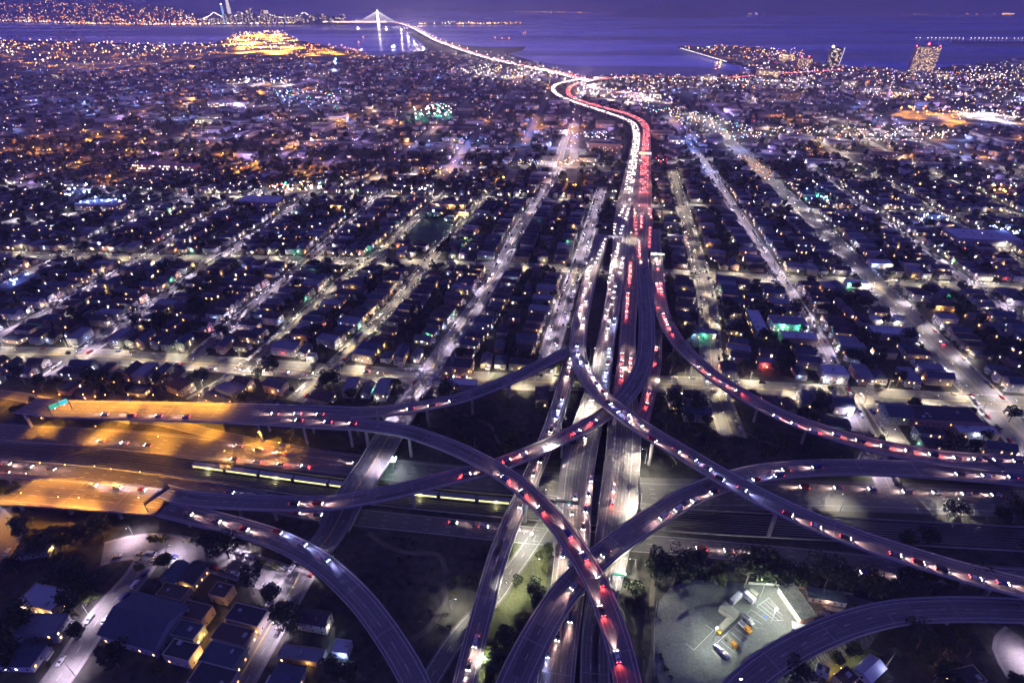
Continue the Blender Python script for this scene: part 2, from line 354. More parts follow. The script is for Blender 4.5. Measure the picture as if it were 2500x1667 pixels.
ridge('headland', '', [(2320, 106, 2), (2370, 108, 4), (2500, 109, 5), (2700, 110, 5)], 400, 6)

# ================================================================== STREETS
def lines(path, parent, spec, dz=0.05, dash=None):
    """spec: (offset, kind); 'e' continuous, 'd' dashed, 'y' continuous yellow"""
    edge = MB(); ye = MB(); da = MB()
    for off, k in spec:
        if k == 'e': path.strip(edge, off - 0.09, off + 0.09, dz)
        elif k == 'y': path.strip(ye, off - 0.12, off + 0.12, dz)
        else:
            d = 4.0
            while d + 4 < path.len:
                x, y, z, a, w = path.at(d, off)
                if in_view(x, y, z): path.strip(da, off - 0.08, off + 0.08, dz, d0=d, d1=d + 3.2)
                d += 12.0
    for mb, nm, m in ((edge, 'edge_line', paint), (ye, 'centre_line', paint_y), (da, 'lane_dashes', paint)):
        if mb.v:
            o = mb.build(nm, m, parent)
            if nm == 'lane_dashes': tag(o, kind='stuff')
STREETS = []
def street(name, path, mat=asphalt, side=2.2, z=0.03, spec=None):
    mb = MB(); hw = path.p[:, 3].max() / 2
    path.strip(mb, -1e-6, 1e-6, z, frac=True)
    o = tag(mb.build(name, mat), kind='structure')
    if side:
        for s in (-1, 1):
            sb = MB(); w = path.p[0, 3] / 2
            path.strip(sb, s * w if s < 0 else w, (s * (w + side)) if s < 0 else w + side, -0.06, h=0.17) if s > 0 else path.strip(sb, -(w + side), -w, -0.06, h=0.17)
            sb.build('footway', walk_m, o)
    path.mark(side + 0.6)
    if spec: lines(path, o, spec, z + 0.03)
    STREETS.append((name, path)); return o
# long streets, traced where the photo shows them (left of the freeway), then carried on in grid coordinates
def gpath(gh, w): return Path([(*fromgrid(g, h), 0, w) for g, h in gh], 6.0)
LONG = {  # key: (grid polyline, width, lamp kind, words)
 'a': ([(345, -575), (560, -578), (800, -582)], 10, 'L', 'far left back street'),
 'b': ([(300, -492), (345, -486), (480, -485), (640, -489), (800, -492)], 11, 'L', 'leftmost lit street'),
 'c': ([(300, -395), (345, -396), (500, -398), (640, -397), (800, -402)], 12, 'L', 'long street above the yellow deck'),
 'd': ([(344, -303), (450, -301), (640, -298), (815, -297)], 11, 'L', 'street two left of the field'),
 'e': ([(290, -268), (341, -253), (427, -247), (497, -240), (565, -228), (630, -222), (825, -205)], 11, 'W', 'street left of the field'),
 'f': ([(300, -196), (345, -187), (401, -178), (464, -169), (573, -165), (664, -154), (840, -143)], 11, 'W', 'street right of the field'),
 'h': ([(345, -20.5), (386, -19.6), (441, -14.3), (500, -9.2), (554, -2.5), (660, 8), (800, 20), (880, 28)], 12, 'L', 'left frontage street'),
 'i': ([(300, 108), (345, 107), (380, 108), (480, 122), (560, 128), (700, 134), (850, 140), (1000, 146)], 14, 'W', 'right frontage street'),
 'j': ([(262, 190), (300, 194), (360, 198), (430, 205), (503, 207), (812, 208), (1137, 208)], 11, 'L', 'first right hand street'),
 'k': ([(240, 292), (300, 296), (349, 298), (620, 300), (900, 296), (1148, 290), (1500, 284)], 25, 'V', 'wide right hand avenue'),
 'l': ([(420, 398), (500, 397), (700, 392), (1000, 384), (1200, 380)], 11, 'L', 'street beyond the wide avenue'),
 'm': ([(520, 486), (700, 480), (1000, 474), (1300, 468)], 14, 'W', 'second street past the avenue'),
 'n': ([(640, 585), (900, 580), (1300, 570)], 12, 'W', 'third street past the avenue'),
 'o': ([(780, 690), (1300, 680)], 12, 'L', 'fourth street past the avenue'),
}
LP = {}
for k, (gh, w, lk, words) in LONG.items():
    LP[k] = gpath(gh, w); street('street', LP[k], asphalt, 2.2, 0.03, [(0, 'y')] if w < 20 else [(-0.9, 'y'), (0.9, 'y'), (-4.5, 'd'), (4.5, 'd')])
mlk = [(1300, 395, 0), (1335, 375, 0), (1361, 433, 0)]
MP = pixpath([(1400, 303, 0, 12), (1375, 350, 0, 12), (1361, 410, 0, 12), (1351, 433, 0, 12), (1308, 499, 0, 12), (1266, 561, 0, 12), (1227, 641, 0, 12), (1170, 733, 0, 13), (1134, 786, 0, 13), (1081, 857, 0, 13), (1046, 914, 0, 14), (1012, 962, 0.8, 14),
              (978, 1018, 4.5, 14), (946, 1070, 6.3, 14), (910, 1132, 6.5, 14), (872, 1190, 6.4, 14), (838, 1242, 4.5, 14), (806, 1305, 1.2, 14), (762, 1359, 0, 14), (727, 1412, 0, 14), (674, 1501, 0, 14), (603, 1625, 0, 14), (560, 1700, 0, 14)])
mo = street('street', MP, asphalt_old, 2.0, 0.045, [(-0.2, 'y'), (0.2, 'y'), (-3.4, 'd'), (3.4, 'd')])
sub = MB(); MP.strip(sub, -9.0, 9.0, -1.3, d0=MP.near(*P(1008, 968, 1))[0], d1=MP.near(*P(815, 1290, 1))[0], h=1.2); sub.build('overpass_girder', conc_dark, mo)
for s in (-1, 1):
    q = MB(); MP.strip(q, s * 9.0 - 0.2, s * 9.0 + 0.2, 0.0, d0=MP.near(*P(1008, 968, 1))[0], d1=MP.near(*P(815, 1290, 1))[0], h=1.0); q.build('overpass_parapet', conc, mo)
for uv in ((985, 1005), (930, 1100), (890, 1165), (850, 1228)):
    x, y = P(*uv, 6); d, _o, _d = MP.near(x, y); a = MP.at(d)
    q = MB(); q.box((a[0], a[1], -0.5), (1.2, 15, a[2] - 0.8), a[3]); q.build('overpass_pier', conc_dark, mo)
CR = {}
CR['X1'] = pixpath([(-200, 862), (0, 864), (213, 868), (390, 880), (603, 893), (834, 910), (1032, 920), (1188, 928), (1294, 932), (1440, 934), (1640, 937), (1800, 946), (2100, 965), (2440, 985), (2700, 1000)], 0, 18)
CR['X2'] = pixpath([(-200, 618), (0, 622), (337, 629), (496, 632), (745, 635), (922, 639), (1219, 650), (1418, 657), (1560, 664), (1690, 671), (2100, 690), (2500, 702), (2800, 712)], 0, 17)
CR['X3'] = pixpath([(720, 479), (860, 481), (1074, 484), (1191, 486), (1319, 490), (1468, 493), (1600, 503), (1770, 506), (1961, 515), (2150, 519), (2340, 525), (2600, 532)], 0, 17)
CR['X4'] = pixpath([(-150, 562), (0, 548), (191, 524), (319, 507), (468, 492), (649, 473), (819, 452), (1000, 429), (1128, 416), (1255, 409), (1361, 405), (1500, 401), (1620, 397), (1802, 388)], 0, 22)
CR['X5'] = pixpath([(-100, 452), (136, 461), (319, 469), (500, 478), (649, 480)], 0, 12)
for k, z, m, sp in (('X1', 0.06, asphalt_old, [(-0.2, 'y'), (0.2, 'y'), (-3.6, 'd'), (3.6, 'd')]), ('X2', 0.06, asphalt_old, [(0, 'y')]), ('X3', 0.06, asphalt_old, [(0, 'y')]), ('X4', 0.09, asphalt_old, [(0, 'y')]), ('X5', 0.06, asphalt_old, None)):
    street('street', CR[k], m, 2.0, z, sp)
# crosswalks where the overpass street meets the first crossing
cw = MB()
for uv, rz, ln in (((1040, 905), 0, 13), ((1022, 947), 0, 13), ((1018, 925), 1, 13), ((1066, 926), 1, 13)):
    x, y = P(*uv); d, _o, _d = MP.near(x, y); a = MP.at(d)[3] + (math.pi / 2 if rz == 0 else 0)
    for off in (-1.5, 1.5):
        cw.box((x - math.sin(a) * off, y + math.cos(a) * off, 0.12), (ln, 0.3, 0.02), a)
cw.build('crosswalk', paint, mo)
# bottom left streets
K1 = pixpath([(250, 1352), (300, 1338), (355, 1332), (430, 1338), (496, 1352), (603, 1385), (691, 1415), (735, 1432)], 0, 13)
K2 = pixpath([(372, 1340), (345, 1390), (312, 1430), (248, 1501), (177, 1607), (110, 1700)], 0, 10)
KL = pixpath([(-60, 1235), (0, 1290), (20, 1310), (-40, 1400)], 0, 12)
K3 = pixpath([(-20, 1545), (40, 1490), (78, 1440), (120, 1395)], 0, 4)
street('street', K1, asphalt_old, 1.8, 0.035, None); street('street', K2, asphalt_old, 1.8, 0.03, [(0, 'd')]); street('street', KL, asphalt_old, 1.5, 0.03)
street('alley', K3, asphalt, 0, 0.03)
KR = pixpath([(2500, 1560), (2470, 1600), (2520, 1680)], 0, 12); street('street', KR, asphalt_old, 1.5, 0.03)
# side streets at the bottom right (between deck D and the first crossing)
J1 = pixpath([(1652, 905), (1656, 880), (1650, 840)], 0, 10)
JX = Path([(*P(2106, 953), 0, 11), (*P(2160, 1030), 0, 11), (*P(2210, 1110), 0, 11)]); street('street', JX, asphalt_old, 1.6, 0.03)
# ---------------- cross freeway in the cutting
GF = {}
GF['UL'] = Path([(*P(-150, 1040), 0, 18), (*P(0, 1057), 0, 19), (*P(212, 1068), 0, 20), (*P(500, 1094), 0, 22), (*P(713, 1118), 0, 20), (*P(893, 1139), 0, 19), (*P(1081, 1160), 0, 20), (*P(1300, 1180), 0, 22), (*P(1578, 1205), 0, 26), (*P(1800, 1207), 0, 25), (*P(2011, 1208), 0, 24), (*P(2500, 1224), 0, 24), (*P(2700, 1230), 0, 24)])
GF['LL'] = Path([(*P(-150, 1120), 0, 17), (*P(0, 1136), 0, 17), (*P(212, 1154), 0, 16), (*P(500, 1190), 0, 14), (*P(660, 1228), 0, 14), (*P(834, 1258), 0, 13), (*P(1081, 1284), 0, 12), (*P(1312, 1308), 0, 12), (*P(1650, 1332), 0, 12), (*P(2011, 1366), 0, 13), (*P(2264, 1394), 0, 14), (*P(2600, 1420), 0, 14)])
for k in ('UL', 'LL'):
    w = 18 if k == 'UL' else 13
    GF[k].mark(2.0)
    o = street('freeway', GF[k], asphalt_old if k == 'UL' else asphalt, 0, 0.04, [(-w / 2 + 1, 'e'), (w / 2 - 1, 'e'), (-3.6, 'd'), (0, 'd'), (3.6, 'd')])
OR_ = pixpath([(330, 1025), (400, 1030), (500, 1054), (640, 1083), (790, 1110), (893, 1122)], 0, 8); street('slip_road', OR_, asphalt_old, 0, 0.05, [(-3.6, 'e'), (3.6, 'e')])
OR2 = pixpath([(-60, 958), (0, 962), (60, 970), (150, 990), (260, 1010), (330, 1025)], 0.2, 10); street('slip_road', OR2, asphalt_old, 0, 0.05, [(-4, 'e'), (4, 'e')])
JR = pixpath([(1345, 1262), (1329, 1278), (1290, 1338), (1241, 1405), (1212, 1451), (1117, 1554), (1060, 1643), (1030, 1690)], 0, 9); street('slip_road', JR, asphalt_old, 0, 0.07, [(-3.4, 'e'), (3.4, 'e'), (0.2, 'd')])
SP = pixpath([(1081, 1420), (1088, 1460), (1070, 1500), (1040, 1540), (1000, 1562)], 0, 3.0); street('footpath', SP, gravel, 0, 0.02)
for pts_ in ([(900, 1300), (940, 1330), (1000, 1350), (1070, 1352), (1090, 1400)], [(1640, 1120), (1700, 1060), (1790, 1050), (1900, 1090)], [(1130, 1010), (1200, 1040), (1220, 1090)], [(1600, 1400), (1590, 1470), (1600, 1560), (1580, 1667)]):
    street('footpath', pixpath(pts_, 0, 2.6), M('dirt_track', (0.11, 0.10, 0.08), .95, .4, .2), 0, 0.02)
# median with railway tracks
TR = []
mid = Path([(*P(-150, 1085), 0, 8), (*P(0, 1098), 0, 8), (*P(250, 1118), 0, 9), (*P(500, 1150), 0, 9), (*P(834, 1196), 0, 9), (*P(1081, 1222), 0, 9), (*P(1312, 1243), 0, 9), (*P(1650, 1270), 0, 9), (*P(2011, 1290), 0, 9), (*P(2600, 1322), 0, 9)])
mb = MB(); mid.strip(mb, -7.5, 7.5, 0.02); bal = tag(mb.build('railway_bed', gravel), kind='structure'); mid.mark(3)
for off in (-5.0, -2.0, 1.6, 4.8):
    for s in (-0.8, 0.8):
        r = MB(); mid.strip(r, off + s - 0.06, off + s + 0.06, 0.05, h=0.16); r.build('rail', rail_m, bal)
    r = MB(); d = 0
    while d < mid.len:
        a = mid.at(d, off)
        if in_view(a[0], a[1]): r.box((a[0], a[1], 0.03), (0.25, 2.4, 0.08), a[3])
        d += 2.4
    tag(r.build('sleepers', gravel, bal), kind='stuff')
for s in (-8.3, 8.3):
    r = MB(); mid.strip(r, s - 0.12, s + 0.12, 0, h=0.9); tag(r.build('median_barrier', conc), 'low concrete barrier ' + ('above' if s < 0 else 'below') + ' the railway tracks in the cutting', 'barrier', kind=None)
# commuter train standing on the tracks
def carriage(i, n):
    c = 21.5; d = mid.near(*P(470, 1140))[0] + 12 + i * 22.3
    a = mid.at(d, -2.0); o = tag(link('railway_carriage', None, None, (a[0], a[1], 0.25), a[3]), 'lit railway carriage, ' + ORD(i + 1) + ' from the left of the train in the cutting', 'carriage', 'carriages of the train in the freeway median')
    b = MB(); b.box((0, 0, 0.5), (c, 3.1, 2.5), 0, 0, 1.0); b.box((0, 0, 3.0), (c - 0.2, 2.8, 0.35), 0, 0, 0.94); b.build('carriage_body', steel, o)
    for s in (-1, 1):
        w = MB(); w.box((0, s * 1.56, 1.5), (c - 1.6, 0.05, 1.15)); w.build('window_band', train_win, o)
    for sx in (-6.5, 6.5): w = MB(); w.box((sx, 0, 0), (2.4, 2.4, 0.5)); w.build('bogie', dark_steel, o)
    if i % 2 == 0: bulb(o, light('POINT', 'train_glow', (0.9, 0.85, 0.4), 500, 1.0), (0, -2.6, 1.6))
def ORD(n): return ['first', 'second', 'third', 'fourth', 'fifth', 'sixth', 'seventh', 'eighth', 'ninth', 'tenth', 'eleventh', 'twelfth'][n - 1] if n <= 12 else str(n) + ('st' if n % 10 == 1 and n != 11 else 'nd' if n % 10 == 2 and n != 12 else 'rd' if n % 10 == 3 and n != 13 else 'th')
for i in range(9): carriage(i, 9)

# ================================================================== VIADUCTS
VIA = {}
def viaduct(key, name, label, cat, path, cols=30.0, spec=(), thick=1.7, top=deck_m, colr=0.9, skip=(), inset=0.72, par=True, colh=3.5, two=False):
    VIA[key] = path
    o = tag(link(name, None), label, cat)
    mb = MB(); path.strip(mb, -1e-6, 1e-6, 0.0, frac=True); mb.build('deck', top, o)
    # girder: outer slab plus a narrower box below
    sl = MB(); hw = path.p[:, 3]
    ds = path.s; vs = []
    for d in ds:
        x, y, z, a, w = path.at(d); h = w / 2 + 0.15; k = w / 2 * inset
        for off, dz in ((-h, -0.02), (-h, -0.45), (-k, -0.75), (-k * 0.9, -thick), (k * 0.9, -thick), (k, -0.75), (h, -0.45), (h, -0.02)):
            q = path.at(d, off); vs.append((q[0], q[1], z + dz))
    fs = [(8 * i + j, 8 * i + (j + 1) % 8, 8 * i + 8 + (j + 1) % 8, 8 * i + 8 + j) for i in range(len(ds) - 1) for j in range(7)]
    sl.add(vs, fs); sl.build('girder', conc_dark, o)
    if par:
        for s in (-1, 1):
            q = MB(); vs = []
            for d in ds:
                w = path.at(d)[4] / 2
                for off, dz in ((w - 0.30, 0.0), (w - 0.22, 0.35), (w - 0.16, 0.85), (w + 0.16, 0.85), (w + 0.16, -0.3)):
                    a = path.at(d, s * off); vs.append((a[0], a[1], a[2] + dz))
            q.add(vs, [(5 * i + j, 5 * i + 1 + j, 5 * i + 6 + j, 5 * i + 5 + j) for i in range(len(ds) - 1) for j in range(4)])
            q.build('parapet', conc, o)
    # expansion joints
    jt = MB(); d = cols / 2
    while d < path.len - 2:
        x, y, z, a, w = path.at(d)
        if in_view(x, y, z): path.strip(jt, -w / 2 + 0.4, w / 2 - 0.4, 0.015, d0=d, d1=d + 0.35)
        d += cols
    if jt.v: tag(jt.build('expansion_joints', conc, o), kind='stuff')
    pm = MB(); pd = MB(); r_ = random.Random(len(VIA) * 7 + 1)
    for _ in range(int(min(path.len, 900) / 22)):
        d0 = r_.uniform(0, path.len - 30); x, y, z, a, w = path.at(d0)
        if not in_view(x, y, z): continue
        c = r_.choice((-1, 1)) * r_.uniform(.4, w / 2 - 3.2) if w > 8 else 0; path.strip(r_.choice((pm, pd)), c - r_.choice((.8, 1.6)), c + r_.choice((.8, 1.7)), .008, d0=d0, d1=d0 + r_.uniform(5, 26))
    if pm.v: tag(pm.build('light_patches', M('pale_patch', (0.21, 0.195, 0.185), .85, .2, .3), o), kind='stuff')
    if pd.v: tag(pd.build('dark_patches', M('dark_patch', (0.095, 0.09, 0.09), .8, .2, .3), o), kind='stuff')
    ty = MB()
    for off, k in spec:
        if k == 'd':
            for e in (-2.6, -1.1, 1.1, 2.6): path.strip(ty, off + e - .22, off + e + .22, .012, d0=0, d1=min(path.len, 900))
    if ty.v: tag(ty.build('tyre_tracks', M('worn_track', (0.125, 0.115, 0.113), .7, .35, .08), o), kind='stuff')
    lines(path, o, list(spec), 0.02)
    d = cols * 0.5
    while d < path.len:
        x, y, z, a, w = path.at(d)
        best = None
        for dd in (0, 4, -4, 8, -8, 12, -12):
            xx, yy, zz, aa, ww = path.at(min(max(d + dd, 0), path.len)); i, j = cell(xx, yy)
            if 0 <= i < ONX and 0 <= j < ONY and not OCC[i, j]: best = (xx, yy, zz, aa, ww); break
        if best and best[2] > colh and in_view(best[0], best[1], best[2] / 2, 0.08):
            x, y, z, a, w = best; c = MB(); zt = z - thick
            for s in ((-1, 1) if (two or w > 17) else (0,)):
                cx, cy_ = x - math.sin(a) * s * w * 0.26, y + math.cos(a) * s * w * 0.26
                c.tube((cx, cy_, -0.5), (cx, cy_, zt - 2.6), colr, colr, 8); c.tube((cx, cy_, zt - 2.6), (cx, cy_, zt + 0.1), colr, colr * 2.0, 8)
            c.box((x, y, zt - 0.9), (1.6, w * (0.7 if w > 17 else 0.55), 1.0), a); c.build('column', conc, o)
        d += cols
    return o
two = lambda w: [(-w / 2 + 1.6, 'e'), (w / 2 - 1.4, 'e'), (0.1, 'd')]
pA = pixpath([(60, 990, 14, 16), (150, 998, 16, 17), (300, 1002, 18, 18), (500, 1007, 18, 19), (700, 1014, 18, 21), (800, 1019, 18, 22), (868, 1022, 18.3, 22)])
viaduct('A', 'flyover_deck', 'wide upper flyover deck at left, half lit by sodium lamps', 'flyover', pA, 30, [(-8, 'e'), (8, 'e'), (-3.4, 'd'), (0, 'd'), (3.4, 'd')], two=True)
pA1 = pixpath([(858, 1009, 18.3, 11), (939, 1004, 18.5, 10), (1000, 997, 18.5, 10), (1046, 989, 18.5, 10), (1117, 974, 18, 10), (1188, 950, 17, 10), (1259, 920, 15.5, 10), (1329, 886, 14, 10), (1385, 858, 12.5, 10), (1414, 838, 11.5, 9)])
viaduct('A1', 'flyover_ramp', 'dark blue ramp curving up right from the left deck to the freeway', 'flyover', pA1, 32, two(10))
pC = pixpath([(1472, 575, 8, 14), (1462, 610, 8.3, 14), (1447, 649, 8.8, 14), (1432, 713, 9.8, 13), (1418, 776, 11, 13), (1411, 833, 12.5, 13), (1411, 860, 13.5, 12.5), (1415, 883, 15, 12), (1427, 912, 17, 12), (1452, 949, 19, 12), (1487, 983, 21, 12), (1534, 1021, 22.5, 12), (1598, 1064, 23.5, 12), (1683, 1115, 24, 12), (1772, 1168, 24, 12), (1879, 1224, 23, 12), (1985, 1273, 22, 12), (2091, 1314, 21, 12), (2162, 1338, 20, 12), (2269, 1372, 19, 12), (2375, 1403, 18, 12), (2500, 1434, 17, 12), (2600, 1456, 16, 12)])
viaduct('C', 'flyover_ramp', 'topmost flyover ramp sweeping from the freeway down to the right edge', 'flyover', pC, 34, two(12), colr=1.1)
pB = pixpath([(395, 1198, 10, 9), (430, 1208, 10.2, 9.5), (496, 1221, 11, 10), (638, 1228, 12.5, 10), (760, 1229, 13.5, 10), (834, 1225, 14, 10), (975, 1198, 15, 10), (1081, 1170, 15.5, 10), (1188, 1144, 16, 10), (1270, 1115, 16, 10), (1355, 1078, 16, 10), (1419, 1046, 16, 10), (1483, 1008, 16, 11), (1520, 975, 16, 12), (1553, 932, 15.5, 13), (1571, 890, 14.5, 13), (1578, 851, 13.5, 13), (1579, 776, 11.5, 13), (1574, 713, 10, 13), (1569, 659, 8.8, 13), (1567, 610, 8.3, 12)])
viaduct('B', 'flyover_ramp', 'long blue ramp from the lower left deck crossing under the topmost ramp', 'flyover', pB, 32, two(10.5))
pA2 = pixpath([(858, 1034, 18.3, 11), (925, 1042, 19, 10.5), (1000, 1055, 20, 10.5), (1100, 1090, 21.5, 10.5), (1164, 1120, 22.5, 10.5), (1228, 1156, 23.5, 10.5), (1291, 1204, 24, 10.5), (1355, 1270, 24, 10.5), (1413, 1350, 24, 10.5), (1457, 1427, 24, 10.5), (1489, 1508, 23.5, 10.5), (1514, 1588, 23, 10.5), (1532, 1664, 22, 10.5), (1545, 1740, 21, 10.5)])
viaduct('A2', 'flyover_ramp', 'high curved ramp from the upper left deck to the bottom centre', 'flyover', pA2, 34, two(10.5), colr=1.1)
pE = pixpath([(2600, 1170, 10, 19), (2500, 1160, 10.5, 19), (2350, 1152, 11, 15), (2198, 1144, 12, 13), (2021, 1141, 13, 12.5), (1879, 1151, 14, 12.5), (1790, 1170, 14.5, 12.5), (1700, 1203, 15, 12.5), (1620, 1248, 15.5, 12.5), (1560, 1288, 16, 12.5), (1507, 1326, 16, 12.5), (1436, 1386, 16, 12.5), (1375, 1451, 15.5, 12.5), (1318, 1540, 15, 13), (1262, 1655, 14, 14), (1240, 1720, 13, 14)])
viaduct('E', 'flyover_ramp', 'ramp arching from the right edge down over the freeway to the bottom', 'flyover', pE, 33, two(12.5), colr=1.0)
pF = pixpath([(-120, 1185, 9, 22), (0, 1191, 9.5, 22), (213, 1208, 10, 21), (330, 1220, 10, 19), (402, 1228, 10, 17)])
viaduct('F', 'flyover_deck', 'wide lower deck at left under yellow sodium light', 'flyover', pF, 30, [(-8.5, 'e'), (8.5, 'e'), (-3.4, 'd'), (0, 'd'), (3.4, 'd')])
pF2 = pixpath([(400, 1240, 10, 11), (461, 1256, 10, 11), (603, 1292, 10.2, 11), (709, 1331, 10.4, 11), (780, 1372, 10.5, 11), (834, 1417, 10.5, 11), (886, 1470, 10.5, 11), (939, 1540, 10.5, 11), (985, 1612, 10.5, 11), (1012, 1664, 10.5, 11), (1040, 1730, 10.5, 11)])
viaduct('F2', 'flyover_ramp', 'curved ramp with white headlights peeling off the lower left deck', 'flyover', pF2, 28, two(11))
pG = pixpath([(2600, 1500, 10, 12), (2500, 1491, 10, 12), (2340, 1487, 10.5, 12), (2198, 1494, 11, 11.5), (2091, 1518, 11, 11.5), (2021, 1544, 11, 11.5), (1950, 1577, 11, 11.5), (1879, 1620, 11, 11.5), (1820, 1668, 11, 11.5), (1780, 1710, 11, 11.5)])
viaduct('G', 'flyover_ramp', 'unlit navy ramp across the bottom right corner over the yard', 'flyover', pG, 32, two(11.5))
pH = pixpath([(1412, 815, 6, 9), (1402, 850, 6.3, 9.5), (1391, 890, 7, 10.5), (1378, 940, 7.6, 10.5), (1366, 985, 8, 10.5), (1351, 1032, 8, 10.5), (1334, 1078, 8, 10.5), (1308, 1140, 8, 10), (1284, 1196, 8, 10), (1259, 1248, 8, 10), (1236, 1305, 8, 10), (1212, 1370, 8, 10), (1184, 1470, 8, 9.5), (1158, 1570, 8, 9.5), (1134, 1668, 8, 9.5), (1118, 1740, 8, 9.5)])
viaduct('H', 'flyover_ramp', 'straight low ramp left of the freeway running down to the bottom edge', 'flyover', pH, 30, two(9.8))
pI = pixpath([(1607, 770, 6.5, 8), (1603, 830, 6.5, 8.5), (1600, 880, 6.8, 9), (1594, 925, 7.2, 9), (1583, 968, 7.7, 9), (1572, 1010, 8, 9), (1560, 1060, 8, 8)])
viaduct('I', 'flyover_ramp', 'short low ramp right of the freeway with red tail lights', 'flyover', pI, 30, two(8.8))
pD = pixpath([(1600, 560, 8, 12), (1601, 600, 8.4, 12), (1604, 650, 9, 12), (1607, 700, 10, 12), (1614, 752, 11.2, 12), (1628, 790, 12, 12), (1650, 828, 13, 12), (1683, 866, 14, 12), (1725, 905, 14.5, 12), (1768, 937, 15, 12), (1808, 961, 15, 12), (1896, 1009, 15, 12), (2003, 1050, 14.5, 12.5), (2127, 1086, 13.5, 13), (2269, 1114, 12.5, 13), (2375, 1126, 11.5, 14), (2500, 1136, 10.8, 15), (2600, 1140, 10, 15)])
viaduct('D', 'flyover_ramp', 'outer right ramp bending from the freeway toward the right edge', 'flyover', pD, 32, two(12))
# main carriageways
pL = pixpath([(1354, 1740, 8, 15), (1356, 1664, 8, 15), (1372, 1537, 8, 15), (1396, 1359, 8, 17), (1402, 1223, 8, 19), (1416, 1106, 8, 20), (1455, 966, 8, 17), (1470, 894, 8, 15), (1480, 830, 8, 14), (1490, 776, 8, 14), (1500, 713, 8, 14.5), (1509, 649, 8, 16), (1515, 610, 8, 18), (1520, 560, 8, 22), (1528, 500, 8, 24), (1538, 445, 7.5, 22), (1547, 390, 7, 20), (1553, 350, 7, 18), (1553, 322, 7, 17), (1544, 301, 7, 16), (1518, 288, 7, 16), (1480, 275, 7, 16), (1430, 259, 7, 16), (1390, 245, 7, 16), (1360, 231, 7, 16), (1350, 216, 7, 16), (1365, 204, 7, 16), (1412, 194, 7, 16)], step=8)
viaduct('L', 'freeway_viaduct', 'left carriageway of the main freeway full of oncoming headlights', 'freeway', pL, 30, [(-6, 'e'), (6, 'e'), (-2.2, 'd'), (1.6, 'd')], top=conc_road)
pR = pixpath([(1452, 1740, 8, 12), (1453, 1664, 8, 12), (1455, 1537, 8, 12), (1490, 1359, 8, 17), (1510, 1223, 8, 21), (1521, 1106, 8, 21), (1524, 1043, 8, 21), (1525, 966, 8, 17), (1529, 894, 8, 14), (1532, 830, 8, 13), (1535, 776, 8, 13), (1541, 713, 8, 15), (1552, 649, 8, 19), (1562, 600, 8, 24), (1566, 560, 8, 26), (1569, 514, 8, 24), (1572, 461, 8, 22), (1574, 390, 7, 20), (1576, 350, 7, 19), (1578, 316, 7, 17), (1566, 296, 7, 16), (1537, 281, 7, 16), (1484, 266, 7, 16), (1431, 251, 7, 16), (1394, 236, 7, 16), (1386, 222, 7, 15), (1399, 209, 7, 15), (1426, 201, 7, 15), (1500, 190, 7, 15), (1620, 188, 6, 15), (1750, 191, 6, 15), (1830, 186, 6, 15), (1914, 180, 6, 15), (2056, 170, 6, 15)], step=8)
viaduct('R', 'freeway_viaduct', 'right carriageway of the main freeway full of red tail lights', 'freeway', pR, 30, [(-5.5, 'e'), (5.5, 'e'), (-1.8, 'd'), (1.8, 'd')], top=conc_road)
# bay bridge approach
pBB = pixpath([(1440, 199, 6, 30), (1397, 188, 6, 30), (1356, 177, 6, 32), (1303, 167, 6, 34), (1250, 156, 6, 36), (1188, 141, 6, 44), (1152, 130, 6, 50), (1100, 112, 8, 44), (1063, 98, 10, 40), (1030, 80, 16, 40), (1003, 66, 26, 40), (975, 57.5, 36, 40), (939, 53.5, 44, 40), (904, 52.0, 47, 40), (870, 52.5, 49, 40), (833, 53.5, 50, 40), (800, 54.5, 50, 40)], step=40)
viaduct('BB', 'bridge_approach', 'long curved bay bridge roadway crowded with lights running out over the water', 'bridge', pBB, 160, (), thick=4, top=conc_road, colr=4, par=False)
for k in ('A', 'A1', 'A2', 'B', 'C', 'D', 'E', 'F', 'F2', 'G', 'H', 'I', 'L', 'R'): VIA[k].mark(2.0)
# loop greens between the ramps
def green(px, mat, z): poly_obj('grass_verge', [P(u, v) for u, v in px], z, mat)
green([(1165, 1400), (1300, 1300), (1345, 1330), (1330, 1450), (1290, 1560), (1200, 1667), (1120, 1700), (1180, 1520)], grass, 0.012)
green([(330, 1010), (560, 1035), (830, 1060), (880, 1100), (700, 1090), (450, 1050)], grass, 0.012)
green([(1650, 1172), (2500, 1186), (2500, 1160), (2000, 1155)], grass, 0.012)
